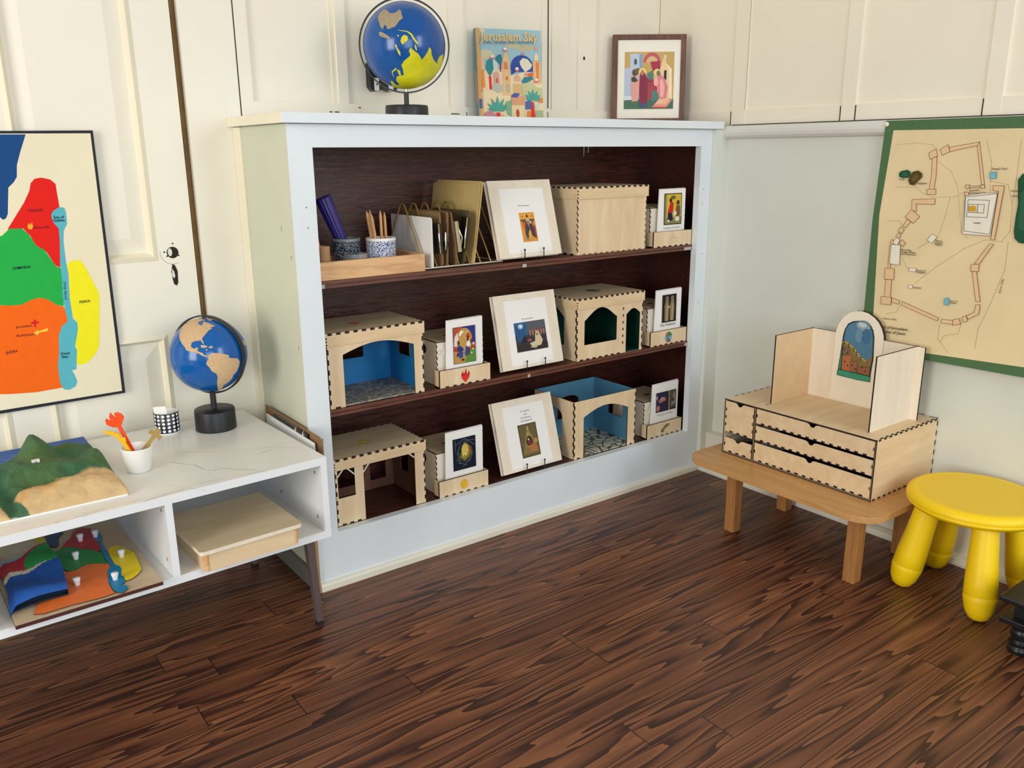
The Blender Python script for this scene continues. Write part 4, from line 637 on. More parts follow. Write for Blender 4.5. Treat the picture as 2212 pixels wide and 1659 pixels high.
def pic_nativity(a, w, h):
    a.rect(0, 0, w, h, '#6b6040'); a.poly([(.1*w, .1*h), (.3*w, .55*h), (.5*w, .9*h), (.72*w, .6*h), (.95*w, .12*h)], '#8d7a48'); a.poly([(.3*w, .5*h), (.5*w, .82*h), (.68*w, .55*h), (.6*w, .4*h), (.4*w, .36*h)], '#a98f50'); a.oval(.5*w, .47*h, .17*w, .16*h, '#3a2c2c'); a.oval(.5*w, .44*h, .1*w, .11*h, '#7c3240'); a.oval(.46*w, .53*h, .045*w, .035*h, '#d8bb6a'); a.poly([(.3*w, .36*h), (.48*w, .32*h), (.72*w, .38*h), (.5*w, .3*h)], '#d4b962')
    a.oval(.7*w, .24*h, .2*w, .12*h, '#b5703f'); a.oval(.32*w, .2*h, .13*w, .1*h, '#857347'); a.oval(.85*w, .45*h, .1*w, .08*h, '#c19248'); a.poly([(.45*w, .82*h), (.5*w, .96*h), (.56*w, .82*h)], '#c9b060'); a.oval(.22*w, .62*h, .1*w, .07*h, '#7b5a3a'); a.line([(.03*w, .02*h), (.97*w, .02*h), (.97*w, .98*h), (.03*w, .98*h)], .0012, '#4d3424', True)
board('presentation board with an orange figure picture, on the top shelf', 'black wire stand holding the board on the top shelf', .524, S1, .193, .184, .082, pic_presentation, ['The Presentation'], .036, .114, (.048, .026, .046, .072), (.030, .010, .134, .158))
board('presentation board with a dark blue night picture, on the middle shelf', 'black wire stand holding the board on the middle shelf', .530, S2, .195, .186, .072, pic_annunciation, ['The Annunciation'], .038, .113, (.021, .033, .099, .074), (.030, .008, .133, .164))
board('presentation board with an olive brown cave picture, on the bottom shelf', 'black wire stand holding the board on the bottom shelf', .529, S3, .194, .183, .082, pic_nativity, ['The Nativity', 'and', 'the Adoration', 'of the Shepherds'], .05, .142, (.038, .022, .060, .088), (.029, .008, .134, .162))

# ---------------------------------------------------------------- small card boxes with a booklet standing in the front tray
def card_box(label, blabel, x0, zs, w, mark, art_fn, cap, pic, bw=.112, tie=False, bx=.026):
    t = thing('card_box', label, 'box', (x0, .018, zs), 0, 'plywood card boxes on the shelves')
    b = MB(); bx0, bx1, bt = x0+.008, x0+w-.004, zs+.106
    b.box((bx0, .042, zs), (bx1, .172, bt), 'birch_pale'); b.box((bx0-.0005, .0415, bt-.0015), (bx1+.0005, .1725, bt+.0006), 'burnt'); b.box((bx0+.001, .0435, bt), (bx1-.001, .171, bt+.0012), 'birch_top')
    teeth(b, (bx0, .042, zs+.004), (bx0, .042, bt-.004), 7, (.0022, 0, 0), (0, -1, 0)); teeth(b, (bx1, .042, zs+.004), (bx1, .042, bt-.004), 7, (-.0026, 0, 0), (0, -1, 0)); teeth(b, (bx0, .042, zs+.004), (bx0, .042, bt-.004), 7, (0, .0022, 0), (-1, 0, 0), off=.6)
    a = Art(b, (bx0, .172, zs), -Y, Z); a.oval(.072, .082, .012, .012, 'gap_dark', 18, 0, 2*math.pi); a = Art(b, (bx0+.045, .09, bt+.0012), X, Y); a.oval(.02, .006, .013, .006, 'gap_dark', 16)
    wbuild(b, 'box_body', t)
    b = MB(); zt = zs+.042
    b.box((x0, .018, zs), (x0+w, .021, zt), 'birch'); b.box((x0, .021, zs), (x0+w, .0415, zs+.003), 'birch'); b.box((x0, .021, zs), (x0+.003, .0415, zt-.001), 'birch'); b.box((x0+w-.003, .021, zs), (x0+w, .0415, zt-.001), 'birch')
    b.box((x0-.0003, .0178, zt), (x0+w+.0003, .0212, zt+.0006), 'burnt'); b.box((x0-.0006, .0177, zs), (x0+.0004, .0215, zt), 'burnt')
    teeth(b, (x0+.01, .018, zs), (x0+w-.006, .018, zs), 6, (0, 0, .003), (0, -1, 0), .45)
    a = Art(b, (x0+w/2, .018, zs+.021), X, Z); mark(a); wbuild(b, 'front_tray', t)
    k = thing('booklet', blabel, 'booklet', (x0+bx, .0300, zs+.0036), 0, 'folded booklets standing in the card boxes'); k.rotation_euler = (-.018, 0, 0)
    b = MB(); bh = .152
    b.add([(0, 0, 0), (bw, .001, 0), (bw+.002, .0, bh), (.004, 0, bh-.001), (0, .004, 0), (bw, .006, 0), (bw+.003, .006, bh+.002), (.006, .004, bh+.001)],
          [(0, 1, 2, 3), (4, 7, 6, 5), (0, 3, 7, 4), (3, 2, 6, 7)], 'page_white'); b.build('cover', k)
    b = MB(); x, z, pw, ph = pic; a = Art(b, (x, -.0005, z), X, Z, .0008); art_fn(a, pw, ph)
    if cap: a.text(cap, (pw*.5-.036, -.0105), (pw*.5+.028, -.0100), '#56524e')
    b.build('printed_picture', k)
    if tie:
        b = MB(); b.tube([(-.001, .002, .083), (-.006, 0, .086), (-.009, .0, .083), (-.002, .001, .08), (-.008, 0, .074)], .0011, 'page_white', 6); b.build('cord_tie', k)
def mk_flame(a):
    a.poly([(0, -.0175), (.010, -.006), (.0125, .004), (.009, .012), (.0065, .003), (.004, .004), (.002, .018), (-.002, .008), (-.005, .004), (-.0075, .012), (-.0125, .003), (-.0105, -.006)], '#c3201c'); a.poly([(0, -.017), (.0085, -.006), (.0105, .003), (.0045, -.001), (.001, .006), (-.0045, -.001), (-.0105, .003), (-.009, -.006)], '#e2352c')
def mk_sun(a): a.star(0, 0, .0145, '#d6980f', 10, .55, .3); a.star(0, 0, .0125, '#efb61b', 10, .55, .3)
def mk_disc(a):
    for i, c in enumerate(('#2f8f5b', '#9c6a4a', '#5aa7c6', '#8a5a48', '#7fb9d3')): a.poly([(0, 0)]+[(.0145*math.cos(1.2566*i+.3+j*.3142), .0155*math.sin(1.2566*i+.3+j*.3142)) for j in range(5)], c)
def mk_comet(a): a.star(-.008, -.006, .0095, '#6f5c37', 5, .42, .5); a.poly([(-.008, .000), (0, .009), (.012, .013), (.021, .012), (.023, .010), (.013, .008), (.024, .006), (.010, .003), (.001, -.003)], '#8a764c')
def mk_hat(a):
    a.line([(-.017, -.011), (.017, -.009), (.017, .003), (-.017, .001)], .0005, '#b98a6a', True); a.line([(-.012, .001), (-.004, .010), (0, .016), (.004, .011), (.012, .003)], .0005, '#b98a6a'); a.line([(-.016, -.004), (.016, -.002)], .0004, '#b98a6a'); a.oval(0, .004, .002, .0025, '#cfa684')
def pa_dove(a, w, h):
    a.rect(0, 0, w, h, '#b5442f'); a.poly([(0, h), (w*.45, h), (w*.3, h*.5), (0, h*.4)], '#b9573a'); a.poly([(w*.4, h), (w, h), (w, h*.5), (w*.8, h*.45)], '#2c3a86'); a.oval(w*.5, h*.62, w*.36, h*.34, '#c79a55'); a.poly([(0, 0), (w*.5, 0), (w*.6, h*.25), (0, h*.35)], '#c79450'); a.poly([(w*.5, 0), (w, 0), (w, h*.4), (w*.6, h*.3)], '#5c8f3e')
    a.poly([(w*.02, h*.5), (w*.06, h*.74), (w*.2, h*.86), (w*.24, h*.66), (w*.14, h*.46)], '#e4dcd2'); a.poly([(w*.25, h*.8), (w*.36, h*.9), (w*.48, h*.86), (w*.38, h*.8), (w*.3, h*.74)], '#f6f4f0')
    a.oval(w*.66, h*.74, w*.13, h*.10, '#d2702f'); a.line([(w*(.66+.13*math.cos(q*.2)), h*(.74+.10*math.sin(q*.2))) for q in range(8, 27)], .0016, '#f3ede2'); a.oval(w*.24, h*.57, w*.10, h*.08, '#c9b264')
    a.poly([(w*.60, h*.66), (w*.66, h*.80), (w*.72, h*.70), (w*.68, h*.60), (w*.62, h*.58)], '#6b2e1e'); a.poly([(w*.18, h*.60), (w*.26, h*.64), (w*.30, h*.54), (w*.22, h*.48)], '#5d2a1c')
    a.poly([(w*.56, h*.5), (w*.64, h*.60), (w*.75, h*.58), (w*.78, h*.48), (w*.66, h*.42)], '#f1eee8'); a.poly([(w*.74, h*.56), (w*.88, h*.70), (w*.90, h*.66), (w*.78, h*.48)], '#6b2e1e'); a.poly([(w*.5, h*.2), (w*.56, h*.46), (w*.68, h*.42), (w*.66, h*.34), (w*.60, h*.18)], '#2b4fa0'); a.poly([(w*.64, h*.2), (w*.68, h*.42), (w*.72, h*.40), (w*.70, h*.2)], '#5d2a1c')
    a.poly([(w*.16, h*.36), (w*.22, h*.50), (w*.36, h*.46), (w*.46, h*.36), (w*.34, h*.30)], '#27408c'); a.poly([(w*.2, h*.22), (w*.24, h*.32), (w*.42, h*.30), (w*.40, h*.16), (w*.28, h*.13)], '#2b4fa0'); a.poly([(w*.12, h*.24), (w*.2, h*.32), (w*.24, h*.24), (w*.16, h*.18)], '#5d2a1c'); a.oval(w*.90, h*.5, w*.05, h*.04, '#e0d2cc'); a.oval(w*.4, h*.09, w*.07, h*.03, '#4b231b')
    for z in (.25, .35): a.oval(w*(.84+(z-.3)*.6), h*z, w*.035, h*.022, '#eef0ea')
    a.line([(0, 0), (w, 0), (w, h), (0, h)], .0008, '#2c2340', True)
def pa_lamb(a, w, h):
    a.rect(0, 0, w, h, '#141b2c'); a.poly([(w*.1, h*.3), (w*.45, h*.9), (w*.6, h*.95), (w*.9, h*.4), (w*.6, h*.2)], '#2f3a36'); a.poly([(w*.3, h*.4), (w*.5, h*.86), (w*.75, h*.7), (w*.72, h*.38), (w*.5, h*.26)], '#8a7a34'); a.oval(w*.52, h*.6, w*.15, h*.2, '#d8bd62'); a.oval(w*.5, h*.44, w*.075, h*.055, '#ead26a'); a.oval(w*.5, h*.42, w*.03, h*.025, '#33301e'); a.oval(w*.32, h*.58, w*.05, h*.05, '#1e2420'); a.poly([(w*.7, h*.5), (w*.82, h*.7), (w*.78, h*.4)], '#a8552c')
    for q in (((.1, .8), (.5, .97)), ((.5, .97), (.95, .7)), ((.15, .5), (.35, .85)), ((.3, .2), (.2, .6)), ((.7, .2), (.85, .55)), ((.2, .25), (.6, .12)), ((.1, .6), (.1, .95)), ((.4, .08), (.75, .3)), ((.62, .9), (.95, .86))): a.line([(w*q[0][0], h*q[0][1]), (w*q[1][0], h*q[1][1])], .0007, '#8c95a6')
def pa_yellow(a, w, h):
    a.rect(0, 0, w, h, '#3b3226'); a.rect(w*.04, h*.03, w*.96, h*.97, '#d8b93a'); a.poly([(w*.04, h*.03), (w*.96, h*.03), (w*.96, h*.25), (w*.04, h*.22)], '#8a8150'); a.rect(w*.04, h*.03, w*.14, h*.97, '#97884c'); a.poly([(w*.2, h*.4), (w*.35, h*.75), (w*.52, h*.7), (w*.5, h*.4), (w*.3, h*.3)], '#c8262a'); a.oval(w*.36, h*.78, w*.08, h*.07, '#4a2a20'); a.poly([(w*.2, h*.2), (w*.22, h*.4), (w*.46, h*.36), (w*.5, h*.16), (w*.34, h*.1)], '#1d2440'); a.oval(w*.78, h*.7, w*.09, h*.08, '#50382a'); a.poly([(w*.6, h*.3), (w*.7, h*.62), (w*.9, h*.6), (w*.92, h*.3), (w*.75, h*.2)], '#7a5440'); a.oval(w*.62, h*.36, w*.08, h*.08, '#e9e2d0'); a.oval(w*.74, h*.18, w*.13, h*.08, '#e6dcc6'); a.oval(w*.25, h*.12, w*.06, h*.04, '#eae4d6'); a.oval(w*.5, h*.87, w*.14, h*.06, '#6e6230')
def pa_stone(a, w, h):
    a.rect(0, 0, w, h, '#26211c')
    for x in (.33, .7): a.oval(w*x, h*.86, w*.1, h*.08, '#a59374'); a.poly([(w*(x-.15), h*.05), (w*(x-.17), h*.6), (w*(x-.08), h*.8), (w*(x+.1), h*.8), (w*(x+.16), h*.55), (w*(x+.13), h*.05)], '#8c7a5a'); a.poly([(w*(x-.04), h*.05), (w*(x-.02), h*.7), (w*(x+.05), h*.6), (w*(x+.04), h*.05)], '#b7a684'); a.oval(w*x, h*.86, w*.06, h*.05, '#6c5b42')
    a.oval(w*.46, h*.55, w*.1, h*.04, '#b9a988')
def pa_kings(a, w, h):
    a.rect(0, 0, w, h, '#2b2a3a'); a.rect(w*.02, h*.1, w*.5, h*.96, '#2f2c48'); a.poly([(w*.08, h*.6), (w*.45, h*.72), (w*.5, h*.55), (w*.2, h*.45)], '#b06a78'); a.oval(w*.3, h*.66, w*.1, h*.08, '#c98a8c'); a.oval(w*.1, h*.2, w*.09, h*.15, '#b5786a'); a.rect(w*.62, 0, w*.68, h, '#a08a72'); a.rect(w*.7, h*.1, w, h*.98, '#5a5346'); a.poly([(w*.75, h*.2), (w*.85, h*.8), (w*.95, h*.9), (w*.97, h*.3)], '#8f8674'); a.oval(w*.84, h*.5, w*.06, h*.12, '#4a3d33'); a.oval(w*.04, h*.75, w*.03, h*.1, '#c7b5aa')
card_box('plywood card box marked with a red flame on the middle shelf', 'white booklet with a dove picture in the flame-marked box', .340, S2, .145, mk_flame, pa_dove, None, (.022, .046, .063, .088), .106, True)
card_box('plywood card box marked with a yellow sun on the bottom shelf', 'white booklet with a dark glowing lamb picture in the sun-marked box', .329, S3, .145, mk_sun, pa_lamb, None, (.024, .051, .067, .082), .112)
card_box('plywood card box with an engraved outline on the top shelf at far right', 'white booklet with a yellow bordered picture in the top right box', 1.038, S1, .151, mk_hat, pa_yellow, 'Presentation in the Temple', (.024, .055, .070, .085), .108)
card_box('plywood card box marked with a coloured pentagon on the middle shelf at far right', 'white booklet with a stone statue picture in the middle right box', 1.040, S2, .147, mk_disc, pa_stone, 'The Visitation', (.030, .058, .058, .080), .108)
card_box('plywood card box marked with a brown comet on the bottom shelf at far right', 'white booklet with a dusky two-part picture in the comet-marked box', 1.040, S3, .144, mk_comet, pa_kings, 'The Adoration of the Kings', (.020, .066, .084, .060), .112, True)

# ---------------------------------------------------------------- plywood model buildings
def lid(b, x0, x1, y0, y1, z0, z1, n, m, mark=None):
    b.box((x0, y0, z0), (x1, y0+.003, z1-.0006), 'birch_x'); b.box((x0, y1-.003, z0), (x1, y1, z1-.0006), 'birch_x'); b.box((x0, y0+.003, z0), (x0+.003, y1-.003, z1-.0006), 'birch_x'); b.box((x1-.003, y0+.003, z0), (x1, y1-.003, z1-.0006), 'birch_x')
    b.box((x0+.0006, y0+.0006, z1-.0034), (x1-.0006, y1-.0006, z1), 'birch_top')
    teeth(b, (x0, y0, z1), (x1, y0, z1), n, (0, 0, -.0042), (0, -1, 0)); teeth(b, (x0, y0, z1), (x1, y0, z1), n, (0, .003, 0), (0, 0, 1), .5)
    teeth(b, (x0, y0, z1), (x0, y1, z1), m, (0, 0, -.0042), (-1, 0, 0)); teeth(b, (x1, y0, z1), (x1, y1, z1), m, (-.003, 0, 0), (0, 0, 1)); teeth(b, (x0, y1, z1), (x1, y1, z1), n, (0, -.003, 0), (0, 0, 1))
    teeth(b, (x0, y0, z0), (x0, y0, z1-.006), 3, (.003, 0, 0), (0, -1, 0)); teeth(b, (x1, y0, z0), (x1, y0, z1-.006), 3, (.003, 0, 0), (0, -1, 0)); teeth(b, (x1, y0, z0), (x1, y0, z1-.006), 3, (0, .003, 0), (1, 0, 0))
    if mark: a = Art(b, mark[0], X, Y); mark[1](a)
def house(label, x0, x1, y0, y1, zs, zt, front, left, back, right, inside, floor_m, lidz=None, n=12, m=9, mark=None, extra=None, bottom=((0, 1),)):
    t = thing('model_house', label, 'model building', (x0, y0, zs), 0, 'plywood model buildings on the shelves')
    w, d, h = x1-x0, y1-y0, zt-zs; T = .003
    b = MB()
    b.panel([[(0, 0), (w, 0), (w, h), (0, h)]]+front, (x0, y0, zs), X, Z, T, 'birch', 'burnt', inside) if not isinstance(front, tuple) else b.panel([front[0]]+front[1], (x0, y0, zs), X, Z, T, 'birch', 'burnt', inside)
    k = max(6, int(h/.0205))
    for xx, dx in ((x0, .003), (x1-.003, .003)): teeth(b, (xx, y0, zs+.004), (xx, y0, zt-.004), k, (dx, 0, 0), (0, -1, 0), .5)
    teeth(b, (x1+.0001, y0, zs+.004), (x1+.0001, y0, zt-.004), k, (0, .003, 0), (1, 0, 0), .5, off=.25)
    for f0, f1 in bottom: teeth(b, (x0+w*f0+.006, y0, zs), (x0+w*f1-.006, y0, zs), max(1, int(w*(f1-f0)/.022)), (0, 0, .0035), (0, -1, 0), .5)
    wbuild(b, 'front_wall', t)
    b = MB(); b.panel([[(0, 0), (d-2*T, 0), (d-2*T, h), (0, h)]]+left, (x0, y1-T, zs), -Y, Z, T, 'birch', 'burnt', inside)
    teeth(b, (x0, y0+T, zs+.004), (x0, y0+T, zt-.004), k, (0, .003, 0), (-1, 0, 0), .5, off=.6); wbuild(b, 'left_wall', t)
    b = MB(); b.panel([[(0, 0), (d-2*T, 0), (d-2*T, h), (0, h)]]+right, (x1, y0+T, zs), Y, Z, T, 'birch', 'burnt', inside); wbuild(b, 'right_wall', t)
    b = MB(); b.panel([[(0, 0), (w, 0), (w, h), (0, h)]]+back, (x1, y1, zs), -X, Z, T, 'birch', 'burnt', inside); wbuild(b, 'back_wall', t)
    if floor_m: b = MB(); b.box((x0+T, y0+T, zs+.0005), (x1-T, y1-T, zs+.0035), floor_m); wbuild(b, 'floor_panel', t)
    if extra: extra(t)
    if lidz: b = MB(); lid(b, x0-.0035, x1+.0035, y0-.0035, y1+.0035, lidz, zt+.0035, n, m, mark); wbuild(b, 'lid', t)
    return t
def rc(x0, z0, x1, z1): return [(x0, z0), (x0, z1), (x1, z1), (x1, z0)]
def flame_flat(a): a.poly([(0, -.004), (.012, 0), (.016, .008), (.006, .008), (.010, .016), (-.002, .012), (-.010, .018), (-.014, .008), (-.008, 0)], '#c8603c')
# the blue-lined house, middle shelf, left
zs, x0 = S2, .0635
fo = [(0, 0), (.0355, 0), (.0355, .117)]+[(.0355+.1765*i/14, .117+.019*math.sin(math.pi*i/14)) for i in range(1, 14)]+[(.212, .117), (.212, 0), (.236, 0), (.236, .166), (0, .166)]
house('plywood model house with a blue interior and red flame on its lid', x0, x0+.236, .0215, .180, zs, zs+.164, (fo, []), [], [rc(.0745, .066, .150, .125)], [rc(.05, .073, .108, .125)], 'inside_blue', 'cobble_dark', zs+.140, 12, 9, ((x0+.10, .085, zs+.1675), flame_flat), None, ((0, .15), (.9, 1)))
# the stable, bottom shelf, left
zs, x0 = S3, .0625
fo = [(0, 0), (.0695, 0), (.0695, .134), (.2035, .134), (.2035, 0), (.230, 0), (.230, .155), (0, .155)]
def braces(t):
    for p, q in (((.0035, .112), (.024, .134)), ((.0275, .134), (.047, .114)), ((.0695, .112), (.088, .134)), ((.185, .134), (.2035, .118))):
        b = MB(); d = Vector((q[0]-p[0], 0, q[1]-p[1])).normalized(); nn = Vector((-d.z, 0, d.x))*.0028
        b.obox((x0+p[0], .0225, S3+p[1]), (q[0]-p[0], 0, q[1]-p[1]), nn, (0, .0025, 0), 'birch_pale'); wbuild(b, 'corner_brace', t)
def sun_flat(a): a.star(0, 0, .0165, '#b9a03a', 10, .55, .3); a.star(0, 0, .012, '#d6bd45', 10, .55, .3)
house('plywood model stable with open front and yellow sun on its lid', x0, x0+.230, .0215, .178, zs, zs+.1555, (fo, [rc(.0055, .066, .0475, .134)]), [rc(.05, .06, .10, .12)], [rc(.0245, .023, .0675, .10), rc(.0845, .023, .165, .10)], [rc(.0725, .052, .110, .115)], 'inside_brown', None, zs+.1335, 12, 9, ((x0+.11, .095, zs+.159), sun_flat), braces, ((0, .3),))
# the walled house with a green interior, middle shelf, right
zs, x0 = S2, .7655
def partition(t):
    b = MB(); b.box((x0+.163, .0225, S2), (x0+.166, .185, S2+.13), 'inside_green'); wbuild(b, 'partition', t)
    b = MB(); teeth(b, (x0+.1645, .0185, S2+.022), (x0+.1645, .0185, S2+.135), 6, (.0032, 0, 0), (0, -1, 0), .34); wbuild(b, 'joint_slot', t)
def mosaic(a):
    for i, c in enumerate(('#56705c', '#7a6a4c', '#4f6f78', '#6c6248', '#5f7f86')): a.poly([(0, 0)]+[(.020*math.cos(1.2566*i+j*.3142), .022*math.sin(1.2566*i+j*.3142)) for j in range(5)], c)
house('plywood model house with arched window, narrow doorway and green interior', x0, x0+.241, .0195, .190, zs, zs+.163, [ogee(.0265, .041, .1435, .106, .137), ogee(.179, .0005, .231, .107, .121)], [ogee(.03, .037, .116, .112, .137)], [rc(.03, .06, .075, .12)], [], 'inside_green', 'inside_green', zs+.139, 13, 9, ((x0+.13, .105, zs+.1665), mosaic), partition, ((0, .7),))
# the roofless house with a blue interior, bottom shelf, right
zs, x0 = S3, .7615
fo = [(0, 0), (.0335, 0), (.0335, .115)]+[(.0335+.1665*i/14, .115+.0225*math.sin(math.pi*i/14)) for i in range(1, 14)]+[(.20, .115), (.20, 0), (.229, 0), (.229, .164), (0, .164)]
house('plywood model house without a roof, blue inside with a stone-patterned floor', x0, x0+.229, .0205, .196, zs, zs+.163, (fo, []), [arc(.03, .004, .121, .112, .135)], [arc(.0635, .056, .1445, .105, .122)], [arc(.0445, .067, .1045, .105, .128)], 'inside_blue_soft', 'cobble_light', None, 12, 9, None, None, ((0, .14), (.88, 1)))
# the plain lidded box on the top shelf
t = thing('wooden_box', 'large plain plywood box with overhanging lid on the top shelf', 'box', (.7655, .0225, S1))
b = MB(); b.box((.7655, .0225, S1), (1.0095, .205, .836), 'birch'); teeth(b, (.7655, .0225, S1+.004), (.7655, .0225, .826), 9, (.0028, 0, 0), (0, -1, 0)); teeth(b, (.7655, .0225, S1+.004), (.7655, .0225, .826), 9, (0, .0028, 0), (-1, 0, 0), off=.6)
teeth(b, (1.0095, .0225, S1+.01), (1.0095, .0225, .82), 8, (-.0028, 0, 0), (0, -1, 0), .5, 'burnt_soft'); teeth(b, (.78, .0225, S1), (1.0, .0225, S1), 11, (0, 0, .003), (0, -1, 0), .42, 'burnt_soft'); teeth(b, (.7655, .03, S1), (.7655, .19, S1), 6, (0, 0, .003), (-1, 0, 0)); wbuild(b, 'box_body', t)
b = MB(); lid(b, .7615, 1.0135, .0185, .209, .8275, .8575, 12, 9); wbuild(b, 'lid', t)

# ---------------------------------------------------------------- the tray of drawing things
t = tag(bpy.data.objects.new('x', None), 'a', 'b'); bpy.data.objects.remove(t)
b = MB(); tx0, tx1, ty0, ty1 = .0555, .3125, .0215, .165
b.box((tx0, ty0, S1), (tx1, ty0+.009, S1+.0385), 'pine'); b.box((tx0, ty1-.009, S1), (tx1, ty1, S1+.034), 'pine'); b.box((tx0, ty0+.009, S1), (tx0+.009, ty1-.009, S1+.036), 'pine'); b.box((tx1-.009, ty0+.009, S1), (tx1, ty1-.009, S1+.0385), 'pine'); b.box((tx0+.009, ty0+.009, S1), (tx1-.009, ty1-.009, S1+.006), 'pine')
o = b.build('tray', None); tag(o, 'shallow pine tray holding cups on the top shelf', 'tray')
TZ = S1+.0062
def cup(name, label, c, r, h, mat, rim, taper=.96):
    t = thing(name, label, 'cup', (c[0], c[1], TZ))
    b = MB(); b.lathe([(0, 0), (r*taper*.94, 0), (r*taper, .002), (r, h-.006)], mat, n=48); b.build('cup_body', t)
    b = MB(); b.lathe([(r, h-.006), (r, h-.001), (r-.001, h), (r-.003, h), (r-.004, h-.002), (r*taper-.004, .006), (0, .006)], rim, n=48); b.build('rim', t); return t
cup('pencil_cup', 'white cup with blue speckles full of plain pencils in the tray', (.2325, .075), .0332, .070, 'speckle_blue', 'white_ceramic')
cup('speckled_cup', 'dark blue speckled cup at the back of the tray holding a purple tube', (.1720, .1235), .0315, .069, 'speckle_dark', plain('grey_rim', '#8f9694', .3))
cup('kraft_cup', 'small tan cup at the left end of the tray', (.0865, .056), .0128, .062, 'card_brown', 'card_brown', 1.0)
tips = [(.200, .824), (.2075, .819), (.2155, .825), (.231, .824), (.2385, .822), (.2435, .820), (.2045, .8185)]
feet = [(.214, .074), (.219, .08), (.226, .086), (.233, .07), (.2385, .08), (.246, .074), (.2175, .064)]
plab = ['leftmost', 'third from left', 'middle one', 'fifth from left', 'sixth from left', 'rightmost', 'second from left']
for i, ((tx, tz), (fx, fy)) in enumerate(zip(tips, feet)):
    a_, c_ = Vector((fx+(fx-tx)*.35, fy, TZ+.009)), Vector((tx, .075+(fy-.075)*1.3, tz)); d = (c_-a_).normalized()
    t = thing('pencil', 'natural wood pencil, %s of the seven in the speckled white cup' % plab[i], 'pencil', a_, 0, 'plain pencils in the speckled cup')
    L = (c_-a_).length; b = MB(); b.lathe([(0, 0), (.0034, 0), (.0034, L-.013), (.0008, L-.002)], 'pencil_wood', (0, 0, 0), 6, d, False); b.build('barrel', t)
    b = MB(); b.lathe([(.0009, L-.0022), (0, L)], 'gap_dark', (0, 0, 0), 6, d); b.build('lead_tip', t)
d = (Vector((.066, .05, .792))-Vector((.0895, .056, TZ+.003))); L = d.length
t = thing('orange_pencil', 'orange pencil leaning in the small tan cup', 'pencil', (.0895, .056, TZ+.003))
b = MB(); b.lathe([(0, 0), (.003, 0), (.003, L-.012), (.0008, L-.002)], 'orange_pencil', (0, 0, 0), 8, d); b.build('barrel', t); b = MB(); b.lathe([(.0009, L-.0022), (0, L)], 'gap_dark', (0, 0, 0), 6, d); b.build('lead_tip', t)
P0, P1 = Vector((.182, .1225, TZ+.010)), Vector((.129, .1385, .852)); d = P1-P0; L = d.length
b = MB(); b.lathe([(0, 0), (.0118, .001), (.0122, .04), (.0134, .065), (.0172, L-.004), (.0165, L), (0, L-.001)], 'purple', P0, 72, d, True, lambda t: 1+.05*math.cos(t*15)); L0 = Vector(P0)
o = b.build('ribbed_tube'); tag(o, 'ribbed purple tube leaning in the dark blue speckled cup', 'tube')
for k, (c, z, r) in enumerate((((.165, .078), TZ, .029), ((.172, .079), TZ+.0195, .026))):
    b = MB(); b.lathe([(0, 0), (r, 0), (r, .019), (r-.0018, .019), (r-.0018, .002), (0, .002)], 'glass', (0, 0, 0), 40); o = b.build('glass_dish', None, 0, (c[0], c[1], z))
    tag(o, ('lower', 'upper')[k]+' clear glass dish stacked in the tray between the cups', 'dish', 'clear dishes in the tray')

# ---------------------------------------------------------------- brass file rack with papers and clipboards
RK = thing('file_rack', 'brass wire file rack holding papers and clipboards on the top shelf', 'rack', (.43, .13, S1))
rx0, rx1, ry0, ry1 = .322, .537, .036, .232
b = MB(); b.tube([(rx0, ry0, S1+.003), (rx1, ry0, S1+.003), (rx1, ry1, S1+.003), (rx0, ry1, S1+.003), (rx0, ry0, S1+.003)], .002, plain('ivory_wire', '#e8e0c8', .35), 8); wbuild(b, 'base_wire', RK)
for i in range(8):
    x = rx0+.002+(rx1-rx0-.004)*i/7; b = MB()
    b.tube([(x, ry0, S1+.003), (x, .122, S1+.136), (x, .126, S1+.141), (x, .134, S1+.143), (x, .142, S1+.141), (x, .146, S1+.136), (x, ry1, S1+.003)], .0018, 'brass', 8); wbuild(b, 'divider_wire', RK)
def sheet(name, label, cat, x_b, x_t, y0, y1, h, th, mat, grp=None, round_top=True):
    P = Vector((x_b, y0, S1+.0055)); up = Vector((x_t-x_b, 0, h-.0055)); t = thing(name, label, cat, P, 0, grp); b = MB()
    w = y1-y0; H = up.length; r = .0012 if cat == 'paper' else .006
    out = [(0, 0), (w, 0), (w, H-r), (w-r*.3, H-r*.3), (w-r, H), (r, H), (r*.3, H-r*.3), (0, H-r)]
    b.panel([out], (0, 0, 0), Y, up.normalized(), th, mat); b.build('sheet', t); return t
pl = ['nearest the tray', 'middle of the three', 'nearest the clipboards']
for i in range(3): sheet('paper_sheet', 'white paper sheet in the brass rack, '+pl[i], 'paper', .334+i*.0035, .333+i*.0035, .022+i*.004, .205+i*.004, .117-.002*i, .001, 'page_white', 'white sheets in the file rack')
